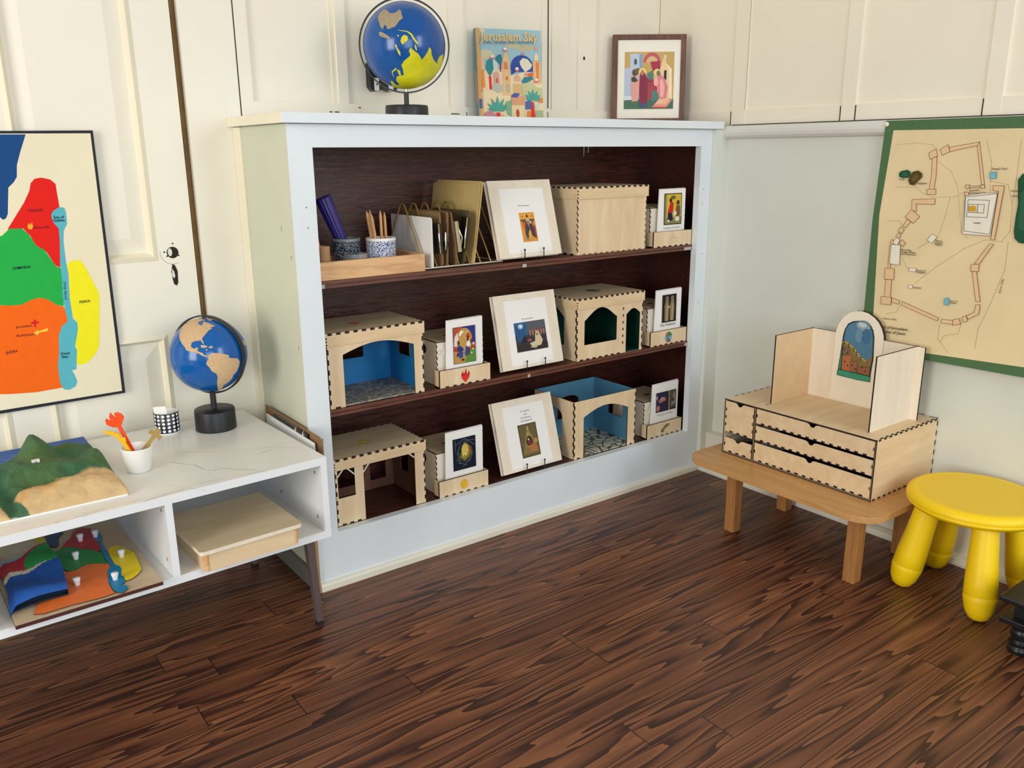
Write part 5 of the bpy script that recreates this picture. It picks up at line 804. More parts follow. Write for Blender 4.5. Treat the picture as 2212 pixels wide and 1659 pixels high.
def clipboard(label, x_b, x_t, mat, clip_m, yc=.03, zc0=.03, zc1=.098, side=1):
    P = Vector((x_b, .026, S1+.0055)); up = Vector((x_t-x_b, 0, .120)).normalized(); t = thing('clipboard', label, 'clipboard', P, 0, 'clipboards filed in the brass rack')
    b = MB(); H = .123; w = .20; r = .008
    b.panel([[(0, r), (r*.3, r*.3), (r, 0), (w, 0), (w, H), (r, H), (r*.3, H-r*.3), (0, H-r)]], (0, 0, 0), Y, up, .0025, mat); b.build('board', t)
    b = MB(); n = Y.cross(up).normalized()*side; o = n*.0004 if side > 0 else n*.003
    b.obox(Vector((0, -.006, 0))+up*zc0+o, (0, .022, 0), up*(zc1-zc0), n*.009, clip_m); b.obox(Vector((0, -.0068, 0))+up*(zc0+.001)+o+n*.0065, (0, .0008, 0), up*(zc1-zc0-.002), n*.0025, 'brass'); b.tube([Vector((0, -.004, 0))+up*(zc0+.012)+n*.010, Vector((0, -.009, 0))+up*(zc0+.032)+n*.013, Vector((0, -.004, 0))+up*(zc1-.018)+n*.010], .0018, 'steel', 8); b.build('clip', t)
    return t
clipboard('brown clipboard with a black clip beside the white papers', .3655, .3600, 'clipboard_brown', 'clip_black', side=-1)
clipboard('brown clipboard with no clip showing, between the two brown clipboards with clips', .3770, .3815, 'clipboard_brown', 'clip_black', zc0=.045, zc1=.055, side=-1)
clipboard('brown clipboard with a white clip leaning against its neighbour', .4060, .3905, 'clipboard_brown', 'steel', zc0=.03, zc1=.1, side=1)
clipboard('dark olive clipboard with a black and gold clip in front of the tall folders', .4235, .4410, 'dark_green_board', 'clip_black', zc0=.035, zc1=.108, side=-1)
sheet('folder', 'shorter manila folder, left of the pair standing tall in the rack', 'folder', .4485, .4745, .030, .235, .186, .0016, 'manila', 'tall manila folders in the rack')
sheet('folder', 'taller manila folder, right of the pair standing tall in the rack', 'folder', .4510, .4793, .026, .225, .192, .0016, 'manila', 'tall manila folders in the rack')
# ================================================================== wall maps
def cen(p): return (sum(q[0] for q in p)/len(p), sum(q[1] for q in p)/len(p))
t = thing('wall_map', 'bright coloured felt map of regions with a black border hanging on the old door', 'map', (-.4, .2815, .72))
b = MB(); b.panel([ML['sheet']], (0, .2805, 0), X, Z, .0022, plain('black_binding', '#191726', .7)); wbuild(b, 'border', t)
b = MB(); a = Art(b, (0, .2805, 0), X, Z, .0001); a.poly(ML['cloth'], 'map_cream')
for k, c in (('blue', '#174a86'), ('red', '#e81f17'), ('green', '#25b04a'), ('orange', '#f96a12'), ('yellow', '#f7ec22'), ('teal', '#5cb7c4')):
    for p in ML[k].values(): a.poly(p, c)
a.poly(ML['flame']['a'], '#f6b233'); a.poly(ML['cross']['a'], '#d81f26'); a.poly(ML['comet']['a'], '#fbcb4b')
for s, p, q in ML['texts']:
    hot = s in ('GALILEE', 'Nazareth', 'JUDEA', 'Jerusalem', 'Bethlehem'); a.text(s, p, q, '#5a1d33' if hot else '#16243a', s.isupper() or len(s) < 8)
wbuild(b, 'map_cloth', t)

t = thing('wall_map', 'beige cloth city map with a green border hanging from the rail on the right wall', 'map', (1.2615, -.65, .75))
b = MB(); b.panel([MR['sheet']], (1.2605, 0, 0), -Y, Z, .0018, 'felt_green'); wbuild(b, 'border', t)
b = MB(); a = Art(b, (1.2605, 0, 0), -Y, Z, .0001); a.poly(MR['cloth'], 'map_cloth')
for p in MR['paths']: a.line(p, .0011, '#c4b18c')
for p in MR['walls'].values(): a.poly(p, '#eac79a'); a.line(p, .0009, '#6b4a2c', True)
for k, p in MR['white'].items(): a.poly(p, '#f1ecdb'); a.line(p, .0007, '#5a4a36', True)
for p in MR['lines']: a.line(p, .0009, '#4a4036', True)
for p in MR['blue'].values(): a.poly(p, '#79bfd2'); a.line(p, .0007, '#4a6a70', True)
for p in MR['dgreen'].values(): a.poly(p, '#23543a'); c = cen(p); a.poly([(c[0]+(q[0]-c[0])*.55, c[1]+(q[1]-c[1])*.6) for q in p], '#2f6346')
for p in MR['brown'].values(): a.poly(p, '#55451f'); c = cen(p); a.poly([(c[0]+(q[0]-c[0])*.5, c[1]+(q[1]-c[1])*.5) for q in p], '#6b5a30')
for p in MR['gold'].values(): a.poly(p, '#d9a62a')
for s, p, q in MR['texts']: a.text(s, p, q, '#3a2c1e', True)
wbuild(b, 'map_cloth', t)
b = MB(); b.lathe([(0, .0035), (.003, .003), (.0052, .0012), (.0055, 0)], 'gold_pin', (1.2602, -.497, .9995), 18, (-1, 0, 0)); o = b.build('push_pin'); tag(o, 'round pale pin at the top left corner of the green bordered map', 'pin')

# ================================================================== white console by the door
CA = math.radians(2.6); CO = (-.033, -.158, 0)
C = thing('console_table', 'low white media console with a marble pattern top and brown metal legs beside the bookcase', 'console', CO, CA)
CL, CD = .93, .41; z0, z1, z2, z3 = .2035, .218, .3575, .3725
b = MB(); b.box((-CL, 0, z2), (0, CD, z3), 'white_laminate'); b.box((-CL+.0006, .0012, z3), (-.0006, CD, z3+.0004), 'marble'); vn = Art(b, (0, 0, z3+.0004), X, Y, .00005)
def vein(pts, w, c):
    for i, (p, q) in enumerate(zip(pts, pts[1:])): vn.h -= vn.step; vn.line([p, q], w*(.75+.3*math.sin(2.1*i+.6)), c)
def wl(px): x, y = px[0]-CO[0], px[1]-CO[1]; return (x*math.cos(CA)+y*math.sin(CA), -x*math.sin(CA)+y*math.cos(CA))
for pts, w, c in VEINS: vein([wl(p) for p in pts], w, c)
b.build('top_panel', C)
b = MB(); b.box((-CL, .0, z0), (0, CD, z1), 'white_laminate'); b.box((-CL+.012, .0012, z1), (-.0125, CD-.01, z1+.0003), 'marble'); b.build('bottom_panel', C, .0006)
for n, x in (('side_panel', -.0125), ('side_panel', -CL)):
    b = MB(); b.box((x, .0, z1), (x+.0125, CD, z2), 'white_laminate')
    for y, z in ((.03, .335), (.03, .24), (.2, .335), (.2, .24)): b.tube([(x-.0003, y, z), (x+.0005, y, z)], .0042, plain('cam_cover', '#a59b86', .5), 14)
    b.build(n, C, .0005)
for x in (-.3095, -.62):
    b = MB(); b.box((x, .0, z1), (x+.0125, CD-.012, z2), 'white_laminate')
    for y, z in ((.025, .34), (.16, .325), (.025, .245)): b.tube([(x-.0004, y, z), (x+.0005, y, z)], .0042, plain('cam_cover', '#a59b86', .5), 14)
    b.build('divider', C, .0005)
b = MB(); b.box((-CL+.013, CD-.011, z1), (-.013, CD-.004, z2), 'white_laminate'); b.build('back_panel', C)
def cleg(px, py, sx, sy):
    t0, t1 = Vector((px, py, z0)), Vector((px+sx*.034, py+sy*.02, .008)); b = MB(); w0, w1 = .0165, .0125; vs = []
    for p, w in ((t0, w0), (t1, w1)): vs += [p+Vector((-w/2, -w/2, 0)), p+Vector((w/2, -w/2, 0)), p+Vector((w/2, w/2, 0)), p+Vector((-w/2, w/2, 0))]
    b.add(vs, [(0, 1, 5, 4), (1, 2, 6, 5), (2, 3, 7, 6), (3, 0, 4, 7), (0, 3, 2, 1), (4, 5, 6, 7)], 'bronze_leg'); o = b.build('leg', C)
    b = MB(); b.box((t1.x-.0065, t1.y-.0065, 0), (t1.x+.0065, t1.y+.0065, .0095), 'dark_foot'); b.build('foot_cap', o)
cleg(-.040, .022, .45, .55); cleg(-CL+.058, .022, -1, .55); cleg(-.058, CD-.04, 1, -.3); cleg(-CL+.058, CD-.04, -1, -.3)
b = MB(); b.box((-CL+.06, CD-.05, z0-.014), (-.06, CD-.035, z0-.0005), 'bronze_leg'); b.build('rear_rail', C)
b = MB(); b.box((-.115, .17, z0-.022), (-.112, .2, z0-.0005), 'steel'); b.box((-.125, .17, z0-.004), (-.1, .2, z0-.0005), 'steel'); b.build('leg_bracket', C)

TZ2 = z3+.0006
globe('blue globe with sand textured land on a black stand at the end of the console', (-.1435, .158, TZ2), .0785, .1625, .0425, .0435, [(k, v, 'sandpaper') for k, v in G1.items()], 'globe_blue', -.891, .0845, Vector((-.10, 0, .995)).normalized())

# painted relief model
R0 = Vector((-.66, -.128, TZ2)); RW, RD = .272, .385
def relief(u, v):
    x, y = R0.x+u*RW, R0.y+v*RD
    def g(cx, cy, sx, sy, h): return h*math.exp(-((x-cx)/sx)**2-((y-cy)/sy)**2)
    z = .010+g(-.493, .12, .026, .05, .050)+g(-.436, .14, .026, .04, .018)+g(-.40, .05, .028, .045, .017)+g(-.45, .0, .06, .07, .022)+g(-.52, .03, .045, .06, .022)+g(-.59, .03, .05, .09, .028)
    z += g(-.47, -.085, .06, .028, .018)+g(-.53, -.085, .035, .025, .012)+g(-.41, -.10, .035, .035, .012)+g(-.61, -.09, .03, .04, .016)
    z -= g(-.562, -.085, .010, .05, .016)+g(-.48, -.035, .06, .008, .006)
    z += (.006*(1-2*abs(mnoise.noise((x*22, y*17, 3.1))))+.0025*mnoise.noise((x*70, y*60, 1))+.0012*mnoise.noise((x*170, y*150, 7)))*min(1, max(0, (.2-y)*20))*(.45 if y < -.05 else 1)
    if y > .19: z = z*max(.0, 1-(y-.19)/.03)+.006*min(1, (y-.19)/.03)
    e = min(u, 1-u, v, 1-v); k = min(1, e/.045)
    return Vector((x, y, R0.z+.004+(max(.006, z)-.004)*math.sqrt(max(0, k*(2-k)))))
def rcol(p):
    x, y = p.x, p.y; n = math.sin(61*x+3)*.006+math.sin(97*x+41*y)*.004+math.sin(140*y+12*x)*.003
    blue, grn, grn2, sand, ochre = (.035, .135, .42), (.035, .135, .065), (.075, .15, .04), (.66, .45, .22), (.56, .30, .09)
    river = abs(x+.562-.012*math.sin(30*y)) < .014
    cut = -.048+n*1.4+.012*math.sin((x+.5)*18)-.03*max(0, min(1, (-.47-x)/.07))+.012*max(0, (x+.43)/.04)
    if x < -.575: cut = -.055+n
    sea = .175+n*.8 if x > -.47 else (.150-(-.5-x)*.55 if x < -.5 else .205)
    def sm(a, b, t): t = min(1, max(0, t)); return tuple(a[i]*(1-t)+b[i]*t for i in range(3))
    if y > sea: return blue
    c = sm(grn, grn2, .5+.5*math.sin(38*x+25*y)*math.cos(31*y-9*x))
    if river: return sm(c, grn, .7)
    if y < cut+.01: c = sm(sm(sand, ochre, max(0, 1-abs(y-cut+.012)/.016)*(.9 if x < -.47 else .15)), c, (y-cut+.004)/.014)
    return c
b = MB(); NU, NV = 150, 210; b.grid(relief, NU, NV, 'painted_relief'); top = [Vector(v) for v in b.v]; b.col = [rcol(p)+(1,) for p in top]
t = tag(bpy.data.objects.new('relief_map', None), 'painted relief model of green hills, sand and blue sea on the console top', 'relief map'); COL.objects.link(t); t.location = (-.5, .05, TZ2)
wbuild(b, 'terrain', t)
b = MB(); b.box((R0.x+.002, R0.y+.001, TZ2), (R0.x+RW-.002, R0.y+RD-.001, TZ2+.005), 'white_ceramic'); wbuild(b, 'base_board', t)
b = MB(); zz = relief((-.504-R0.x)/RW, (.03-R0.y)/RD).z
for dx, dy, s in ((-.004, 0, .0034), (.0, .002, .003), (.004, .001, .0034)): b.box((-.504+dx-s*.7, .03+dy-s, zz-.001), (-.504+dx+s*.7, .03+dy+s, zz+.0045), 'white_ceramic')
wbuild(b, 'town_marker', t)

# white pot with three flat markers
PC = Vector((-.342, -.010, TZ2))
t = thing('white_pot', 'small white pot holding three flat cut-out markers on the console', 'pot', PC)
b = MB(); b.lathe([(0, 0), (.0195, 0), (.0212, .002), (.0285, .0455), (.0288, .0468), (.0275, .0475), (.0262, .0465), (.0195, .006), (0, .005)], 'white_ceramic', n=48); b.build('bowl', t)
def marker(name, label, foot, head, art, mat, th=.003):
    fv, hv = Vector(foot), Vector(head); up = (hv-fv).normalized(); L = (hv-fv).length; view = Vector((-.55, -.83, 0)); s = up.cross(view).normalized()*-1; s = -s if s.x < 0 else s
    t = thing(name, label, 'marker', fv); b = MB(); b.panel([[(-.0035, 0), (.0035, 0), (.0035, L), (-.0035, L)]], (0, 0, 0), s, up, th, mat); b.build('stick', t, .0006)
    b = MB(); b.panel([[(p[0], p[1]+L) for p in art]], s.cross(up)*.0002, s, up, th+.0004, mat); b.build('cut_out_head', t, .0006)
k = .0011
marker('flame_marker', 'orange red flame-shaped marker standing in the white pot', PC+Vector((.004, .004, .006)), (-.3685, -.012, .466), [(-10*k, 0), (-17*k, 7*k), (-16*k, 15*k), (-13*k, 18*k), (-8*k, 10*k), (-7*k, 20*k), (-2*k, 27*k), (-1*k, 22*k), (3*k, 11*k), (3*k, 24*k), (9*k, 24*k), (14*k, 19*k), (15*k, 12*k), (6*k, 1*k), (2*k, -3*k)], 'orange_red')
marker('comet_marker', 'yellow comet-shaped marker leaning in the white pot', PC+Vector((-.002, -.006, .008)), (-.3655, -.014, .4365), [(-3*k, -4*k), (4*k, -4*k), (7*k, 4*k), (1*k, 6*k), (1*k, 14*k), (-5*k, 20*k), (-14*k, 26*k), (-22*k, 28*k), (-16*k, 24*k), (-22*k, 23*k), (-14*k, 19*k), (-7*k, 12*k)], 'marker_yellow')
marker('cross_marker', 'gold cross-shaped marker leaning right in the white pot', PC+Vector((-.010, .008, .01)), (-.3105, -.008, .4315), [(-3.5*k, -2*k), (3.5*k, -2*k), (3.5*k, 2*k), (11*k, 1*k), (12*k, 8*k), (4*k, 8.5*k), (4.5*k, 16*k), (-4.5*k, 16*k), (-4*k, 8.5*k), (-12*k, 8*k), (-11*k, 1*k), (-3.5*k, 2*k)], 'marker_gold')

# polka dot cup with a slip of paper
t = thing('polka_dot_cup', 'navy cup with white polka dots at the back of the console', 'cup', (-.236, .188, TZ2))
b = MB(); b.lathe([(0, 0), (.0235, 0), (.0245, .0015), (.0245, .0045)], 'white_ceramic', n=48); b.lathe([(.0245, .0045), (.025, .0463), (.0243, .047)], 'dot_navy', n=48); b.lathe([(.0243, .047), (.0228, .046), (.0226, .004), (0, .004)], 'white_ceramic', n=48); b.build('cup_body', t)
b = MB()
for r in range(5):
    for i in range(15):
        an = 2*math.pi*(i+.5*(r % 2)*0)/15; n = Vector((math.cos(an), math.sin(an), 0)); u = Vector((-n.y, n.x, 0)); c = n*.0253+Z*(.0095+r*.0082)
        q = [c+u*.0032*math.cos(k*.524)-n*.0003*math.cos(k*.524)**2+Z*.003*math.sin(k*.524) for k in range(12)]; b.add(q, [tuple(range(12))], 'page_white')
b.build('polka_dots', t)
o = MB(); o.panel([[(-.0125, 0), (.0125, 0), (.0125, .052), (-.0125, .052)]], (0, 0, 0), Vector((.88, -.46, .05)).normalized(), Vector((-.13, -.1, 1)).normalized(), .0006, 'page_white')
o = o.build('paper_slip', None, 0, (-.243, .186, TZ2+.010)); tag(o, 'folded white paper slip sticking out of the polka dot cup', 'paper')

# wooden tray-box in the right compartment
ZB = z1+.0005
t = thing('lidded_wooden_box', 'flat pale wooden box with lid in the right compartment of the console', 'box', (-.205, -.09, ZB), CA)
b = MB(); bx, by = .0905, .094
def rr(hx, hy, r, n=5): return [(sx*(hx-r)+r*math.cos(a0+i*math.pi/2/n), sy*(hy-r)+r*math.sin(a0+i*math.pi/2/n)) for sx, sy, a0 in ((1, 1, 0), (-1, 1, math.pi/2), (-1, -1, math.pi), (1, -1, 1.5*math.pi)) for i in range(n+1)]
b.panel([rr(bx, by, .009)], (0, 0, .0355), X, Y, .0355, 'birch_x')
for sx in (-1, 1): b.lathe([(.0062, .002), (.0062, .0345)], 'pine', (sx*(bx-.0055), -by+.0052, 0), 16)
b.build('box_body', t)
b = MB(); b.panel([rr(.0985, .1015, .008)], (0, 0, .0435), X, Y, .0075, 'birch_top', 'birch_pale'); b.build('lid', t, .0012)

# puzzle map board in the left compartment, the folded cloth on top
t = thing('puzzle_board', 'wooden puzzle board with coloured map pieces and knobs in the left compartment', 'puzzle', (-.48, -.03, ZB))
b = MB(); b.panel([[(-.5915, -.196), (-.364, -.1875), (-.371, .16), (-.60, .16)]], (0, 0, ZB+.0065), X, Y, .0065, 'birch_top', 'brown_edge'); wbuild(b, 'board', t)
for k, c in (('sea', '#12446f'), ('red', '#c01f28'), ('green', '#249043'), ('orange', '#f07a3a'), ('yellow', '#f2d81f'), ('blue', '#0f86b8')):
    b = MB(); p = PZ[k]
    if k == 'sea': p = [(max(q[0], -.597), q[1]) for q in p]+[(-.597, .15), (-.45, .155)]
    b.panel([p], (0, 0, ZB+.0065+(.0024 if k != 'blue' else .0028)), X, Y, .0023, 'plain' if 0 else plain('puzzle_'+k, c, .45), plain('puzzle_edge', '#5a3a22', .6)); wbuild(b, 'puzzle_piece', t)['label'] = {'sea': 'navy', 'red': 'red', 'green': 'green', 'orange': 'orange', 'yellow': 'yellow', 'blue': 'blue'}[k]+' puzzle piece'
for p in PK[:5]+[(PK[5][0]+.004, PK[5][1])]:
    b = MB(); b.lathe([(.0042, 0), (.0042, .001), (.0046, .004), (.0062, .0115), (.0058, .0135), (0, .0142)], 'knob_white', (p[0], p[1], ZB+.0088), 20); wbuild(b, 'knob', t)
b = MB(); x0c, x1c, y0c, y1c = -.586, -.5015, -.156, .100
def fold(u, v):
    y = y0c+v*(y1c-y0c); x = x0c+u*(x1c-x0c)+.004*math.sin(v*5)+(-.006)*(1-v)
    z = ZB+.0095+.021*(1-.25*v)+.0035*math.sin(u*4+v*7)-.012*max(0, .12-u)/.12+.003*math.sin(v*13+u*2)
    if v < .08: z -= .012*(1-v/.08)**2*(1-u*.2)
    return Vector((x+(u-.5)*.004, y+.012*u, z))
def fcol(u, v):
    beige, blue, white, red, green, teal, yel = (.62, .54, .38), (.015, .11, .47), (.80, .77, .60), (.55, .035, .05), (.03, .38, .09), (.32, .55, .62), (.72, .62, .05)
    w = .40+.05*u+.012*math.sin(u*11)
    if v < w: return blue
    if v < w+.075-.085*u: return white
    rd = .66+.03*math.sin(u*8+2)+.19*u*u; gl = .40+.9*max(0, v-.52)
    if v < rd: return green if u > gl and v < rd-.05*(1.25-u) else red
    if v < rd+.06 and .08 < u < .42: return teal
    return yel if (u > .80 and v > .84 and v < .95) else beige
b.grid(fold, 60, 90, 'printed_cloth'); b.col = [fcol(i/60, j/90)+(1,) for j in range(91) for i in range(61)]
t = thing('folded_cloth', 'folded printed cloth lying on the left half of the puzzle board', 'cloth', (-.54, -.03, ZB+.009))
wbuild(b, 'upper_fold', t)
b = MB(); nv = plain('navy_backing', '#1d3350', .9)
def under(k):
    def fn(u, v):
        p = fold(u, v); e = max(0, 1-v/.14); lo = ZB+.0092+k*.006
        return Vector((p.x, p.y+.004*k*e, min(p.z-.002, lo+(p.z-.0025-lo)*(1-.25*k) if k < 2 else p.z-.0022)))
    return fn
for kk in (0, 1, 2):
    lo = [.0012, .0075, .016][kk]
    b.grid(lambda u, v, lo=lo: (lambda p: Vector((p.x, p.y+.002*lo*100*.5, min(p.z-.0016, ZB+.0092+lo+.003*math.sin(u*3.2)))))(fold(u, v)), 24, 40, nv)
wbuild(b, 'under_fold', t)
b = MB()
for u in (0, 1): b.add([fold(u, j/40) for j in range(41)]+[Vector((fold(u, j/40).x, fold(u, j/40).y, ZB+.0095)) for j in range(41)], [(j, j+1, 42+j, 41+j) for j in range(40)], nv)
wbuild(b, 'side_fold', t)

# clipboards slid between console and bookcase
t = thing('clipboard', 'brown clipboard with papers standing between the console and the bookcase side', 'clipboard', (-.012, .06, .215))
b = MB(); b.box((-.0115, -.092, .215), (-.0085, .214, .3865), 'clipboard_brown'); b.box((-.012, -.0925, .384), (-.008, -.087, .387), 'steel'); wbuild(b, 'board', t)
b = MB(); b.box((-.0205, -.072, .215), (-.018, .188, .3738), 'page_white'); wbuild(b, 'paper_pad', t)
b = MB(); b.box((-.0175, -.032, .33), (-.0122, .15, .3815), 'clip_black'); b.box((-.0174, .02, .3815), (-.0124, .145, .3822), plain('clip_grey', '#77787a', .35, .6)); wbuild(b, 'clip', t)
for y in (-.012, .028):
    b = MB(); b.tube([(-.0188, y, .368), (-.0182, y, .3815), (-.0145, y, .3835), (-.0135, y+.008, .378)], .0016, 'steel', 8); wbuild(b, 'clip_lever', t)
b = MB(); b.box((-.0075, -.008, .0), (-.0012, .028, .2), 'kraft'); o = b.build('brown_board'); tag(o, 'thin brown board standing on the floor behind the console leg', 'board')

# ================================================================== low table, drawer cabinet and stage
t = thing('low_table', 'small low wooden table with rounded corners by the right wall', 'table', (1.08, -.5, 0))
b = MB(); tx0, tx1, ty0, ty1 = .925, 1.236, -.752, -.222
b.panel([[(1.0805+p[0], -.487+p[1]) for p in rr((tx1-tx0)/2, (ty1-ty0)/2, .06, 8)]], (0, 0, .1795), X, Y, .0145, 'table_ply'); wbuild(b, 'table_top', t, .0025)
for x, y in ((.9795, -.352), (.9795, -.690), (1.196, -.352), (1.196, -.682)):
    b = MB(); b.box((x-.0145, y-.0145, 0), (x+.0145, y+.0145, .1652), 'beech'); wbuild(b, 'leg', t, .0012)

t = thing('drawer_cabinet', 'plywood cabinet with five drawers and a small stage, standing on the low table', 'cabinet', (1.16, -.478, .1798))
cx0, cx1, cy0, cy1, cz0, cz1 = 1.0265, 1.2885, -.6895, -.2675, .1798, .3255; T = .003
def Yd(y): return -1.6242+.99*(y+1.6242)                # table group scale
def Zd(z): return .943-.99*(.943-z)
b = MB()
b.box((cx0, cy0, cz1-T), (cx1, cy1, cz1), 'birch_x'); b.box((cx0, cy0, cz0), (cx1, cy1, cz0+T), 'birch_x'); b.box((cx0, cy0, cz0+T), (cx1, cy0+T, cz1-T), 'birch_x'); b.box((cx0, cy1-T, cz0+T), (cx1, cy1, cz1-T), 'birch_x'); b.box((cx1-T, cy0+T, cz0+T), (cx1, cy1-T, cz1-T), 'birch_x')
yd0, yd1 = Yd(-.3535), Yd(-.3475); b.box((cx0+.0005, yd0, cz0+T), (cx1-T, yd1, cz1-T), 'burnt_soft'); b.box((cx0+.0003, yd0, cz0+T), (cx0+.0012, yd0+.0012, cz1-T), 'burnt'); b.box((cx0+.0003, yd1-.0012, cz0+T), (cx0+.0012, yd1, cz1-T), 'burnt')
for z in (Zd(.2735), Zd(.2295)): b.box((cx0+.02, cy0+T, z-.001), (cx1-T, yd0, z+.001), 'burnt')
for q in ((cy0-.0004, cy1+.0004, cz1-.0028, cz1-.0002), (cy0-.0004, cy1+.0004, cz0+.0002, cz0+.0026), (cy0-.0004, cy0+.0022, cz0, cz1), (cy1-.0022, cy1+.0004, cz0, cz1)): b.box((cx0-.0005, q[0], q[2]), (cx0+.0004, q[1], q[3]), 'burnt')
teeth(b, (cx0, cy0, cz1), (cx1, cy0, cz1), 12, (0, 0, -.0045), (0, -1, 0)); teeth(b, (cx0, cy0, cz1), (cx1, cy0, cz1), 12, (0, .0045, 0), (0, 0, 1), .5, off=.75); teeth(b, (cx0, cy0, cz0), (cx1, cy0, cz0), 12, (0, 0, .004), (0, -1, 0))
teeth(b, (cx1, cy0, cz0), (cx1, cy0, cz1), 6, (-.0035, 0, 0), (0, -1, 0)); teeth(b, (cx0+.03, cy1, cz1), (cx1, cy1, cz1), 9, (0, -.003, 0), (0, 0, 1)); teeth(b, (cx1, cy0, cz1), (cx1, cy1, cz1), 16, (-.003, 0, 0), (0, 0, 1))
ysl = Yd(-.358); b.box((cx0+.03, ysl-.0012, cz1), (cx0+.04, ysl+.0012, cz1+.0004), 'burnt'); b.box((cx0+.045, ysl-.0012, cz1), (cx0+.053, ysl+.0012, cz1+.0004), 'burnt')
wbuild(b, 'carcass', t)
def drawer(y0, y1, z0, z1, n, sides, lab):
    w = y1-y0; h = z1-z0; c = w/2; r = .0105
    out = [(0, 0), (w, 0), (w, h), (c+r*1.4, h), (c+r*.8, h-.002), (c+r*.45, h-.007), (c, h-.0085), (c-r*.45, h-.007), (c-r*.8, h-.002), (c-r*1.4, h), (0, h)]
    b = MB(); b.panel([out], (cx0+.0006, y1, z0), -Y, Z, T, 'birch_x', 'burnt')
    teeth(b, (cx0+.0006, y1-.01, z0), (cx0+.0006, y0+.01, z0), n, (0, 0, .004), (-1, 0, 0), .45)
    for zz in sides:
        b.box((cx0+.0002, y1-.0035, z0+zz), (cx0+.001, y1, z0+zz+.008), 'burnt'); b.box((cx0+.0002, y0, z0+zz), (cx0+.001, y0+.0035, z0+zz+.008), 'burnt_soft')
    o = wbuild(b, 'drawer', t); o['label'] = lab
    L = t.location; b = MB(); b.box((cx0+.0037, y0+.0035, z0+.002), (cx1-.02, y0+.0065, z1-.006), 'birch_pale'); b.box((cx0+.0037, y1-.0065, z0+.002), (cx1-.02, y1-.0035, z1-.006), 'birch_pale'); b.box((cx0+.0037, y0+.0065, z0+.002), (cx1-.02, y1-.0065, z0+.004), 'burnt'); b.v = [tuple(Vector(q)-L) for q in b.v]; b.build('drawer_tray', o)
drawer(Yd(-.346), Yd(-.2575), Zd(.2315), Zd(.314), 3, (.015, .035, .055), 'square upper left drawer'); drawer(Yd(-.346), Yd(-.2585), Zd(.177), Zd(.2155), 3, (.016,), 'small lower left drawer')
drawer(Yd(-.675), Yd(-.3545), Zd(.2765), Zd(.3145), 14, (.016,), 'top wide drawer'); drawer(Yd(-.675), Yd(-.3545), Zd(.2325), Zd(.270), 14, (.018,), 'middle wide drawer'); drawer(Yd(-.675), Yd(-.3545), Zd(.1775), Zd(.225), 14, (.02,), 'bottom wide drawer')
xb = 1.2285; zt_ = Zd(.497)
b = MB(); b.box((1.077, ysl-.0015, cz1), (xb+.006, ysl+.0015, zt_), plain('stage_inside', '#e3c49a', .55, var=.05)); b.box((1.0762, ysl-.0016, cz1), (1.077, ysl+.0016, zt_+.0005), 'burnt'); b.box((1.0762, ysl-.0016, zt_), (xb+.006, ysl+.0016, zt_+.0007), 'burnt'); wbuild(b, 'left_screen', t)
yr = Yd(-.638); b = MB(); b.box((1.061, yr-.0015, cz1), (xb+.008, yr+.0015, zt_), 'birch_pale'); b.box((1.0602, yr-.0016, cz1), (1.061, yr+.0016, zt_+.0005), 'burnt'); b.box((1.0602, yr-.0016, zt_), (xb+.008, yr+.0016, zt_+.0007), 'burnt'); wbuild(b, 'right_screen', t)
b = MB(); b.box((xb+.001, yr-.0195, cz1), (xb+.004, ysl+.004, zt_), 'birch_pale'); b.box((xb+.0008, yr-.0203, cz1), (xb+.0042, yr-.0193, zt_), 'burnt'); b.box((xb+.001, yr-.0195, zt_), (xb+.004, ysl+.004, zt_+.0006), 'burnt'); wbuild(b, 'rear_screen', t)
b = MB(); p = AW['arch']; b.panel([[(q[0], max(q[1], cz1)) for q in p]], (xb, 0, 0), -Y, Z, .010, 'window_paint_frame', 'burnt'); a = Art(b, (xb, 0, 0), -Y, Z, .0001)
wbuild(b, 'arched_panel', t)
b = MB(); a = Art(b, (xb, 0, 0), -Y, Z, .0002); a.poly(AW['frame'], '#1d2420'); c = cen(AW['frame']); a.poly([(c[0]+(q[0]-c[0])*.965, c[1]+(q[1]-c[1])*.975) for q in AW['frame']], '#3f8f72'); a.poly(AW['sky'], '#54809c')
c = cen(AW['sky']); a.oval(c[0]+.004, c[1]+.038, .019, .013, '#8fa9b8'); a.oval(c[0]+.001, c[1]+.040, .011, .007, '#c0ccd2'); a.oval(c[0]+.014, c[1]+.012, .012, .02, '#456f92'); a.oval(c[0]-.006, c[1]+.012, .009, .018, '#6a93aa')
a.poly(AW['hill'], '#8a7348'); hp = AW['hill']; a.line(hp[:7], .0035, '#cba55e'); a.line([(q[0], q[1]-.006) for q in hp[:7]], .003, '#7f8a4e')
for k2, cc in (('house1', '#7d6a58'), ('house2', '#b9714a'), ('house3', '#9a6a4c'), ('wall', '#96654a')): a.poly(AW[k2], cc); a.line(AW[k2], .0007, '#3a2a22', True); q = cen(AW[k2]); a.oval(q[0]-.004, q[1]+.003, .0016, .0026, '#3d2a22'); a.oval(q[0]+.005, q[1]-.005, .0016, .0026, '#3d2a22')
a.poly(AW['green_sill'], '#3f9a78'); a.line(AW['green_sill'], .0012, '#17221d', True); a.line([AW['sky'][i] for i in (1, 2, 3, 4, 5, 6, 7, 8, 9, 10, 11, 12)], .0013, '#17201f'); a.line([AW['sky'][1], AW['sky'][0]], .0013, '#17201f')
wbuild(b, 'painted_window', t)

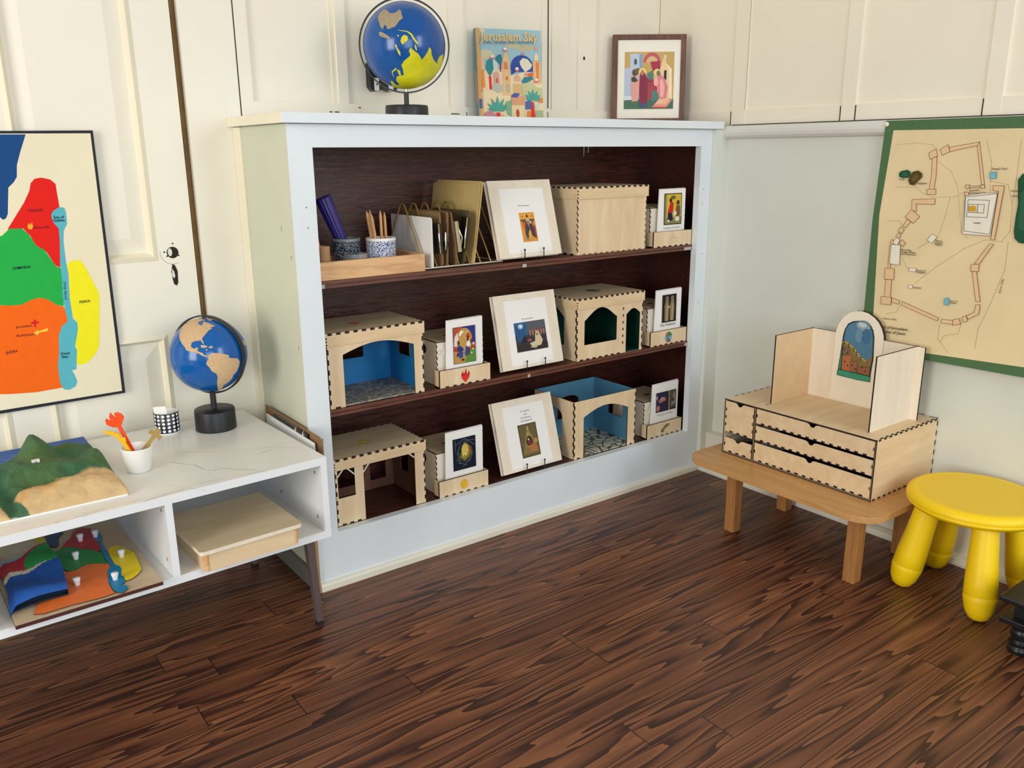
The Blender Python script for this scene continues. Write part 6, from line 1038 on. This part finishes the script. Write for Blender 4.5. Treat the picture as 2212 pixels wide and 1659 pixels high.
# ================================================================== yellow stool and black stool
t = thing('stool', 'yellow plastic child stool with four rounded legs beside the low table', 'stool', (1.132, -.866, 0))
SR, SZ = .137, .232
b = MB(); b.lathe([(0, SZ-.036), (SR*.75, SZ-.036), (SR*.93, SZ-.031), (SR*.985, SZ-.024), (SR*.995, SZ-.0205), (SR*.985, SZ-.0195), (SR, SZ-.016), (SR*.985, SZ-.007), (SR*.93, SZ-.001), (SR*.86, SZ), (SR*.84, SZ-.0006)], 'stool_yellow', n=72); b.lathe([(SR*.84, SZ-.0006), (SR*.5, SZ-.0015), (0, SZ-.002)], 'yellow_seat_top', n=72); b.build('seat', t)
for fx, fy in ((-.083, .098), (-.099, -.080), (.064, .099), (.078, -.093)):
    F = Vector((fx, fy, 0)); Tp = Vector((fx*.70, fy*.70, SZ-.034)); ax = (Tp-F).normalized(); L = (Tp-F).length; b = MB()
    b.lathe([(0, .001), (.012, .0015), (.020, .007), (.0275, .022), (.0318, .044), (.0323, .0535), (.0317, .0545), (.0323, .0555), (.0315, .085), (.0285, .13), (.025, L)], 'stool_yellow', F, 36, ax)
    b.v = [(v[0], v[1], max(0, v[2])) for v in b.v]; b.build('leg', t)
t = thing('black_stool', 'low black carved wooden stool at the right edge beside the yellow stool', 'stool', (1.08, -1.2, 0))
b = MB(); b.box((.9445, -1.40, .1085), (1.225, -1.012, .1195), 'black_wood'); wbuild(b, 'top', t, .003)
b = MB(); b.box((.9665, -1.38, .075), (1.205, -1.034, .1085), 'black_wood'); wbuild(b, 'apron', t)
b = MB(); b.box((.949, -1.395, .063), (1.22, -1.016, .0745), 'black_wood'); wbuild(b, 'moulding', t, .002)
for x, y in ((.978, -1.048), (1.195, -1.048), (.978, -1.37), (1.195, -1.37)):
    b = MB(); b.lathe([(0, 0), (.014, 0), (.0195, .004), (.0205, .009), (.0185, .014), (.0155, .0165), (.018, .020), (.0195, .024), (.0165, .029), (.0165, .033), (.019, .042), (.0185, .049), (.014, .053), (.020, .056), (.021, .060), (.018, .0632)], 'black_wood', (x, y, 0), 32); wbuild(b, 'turned_leg', t)
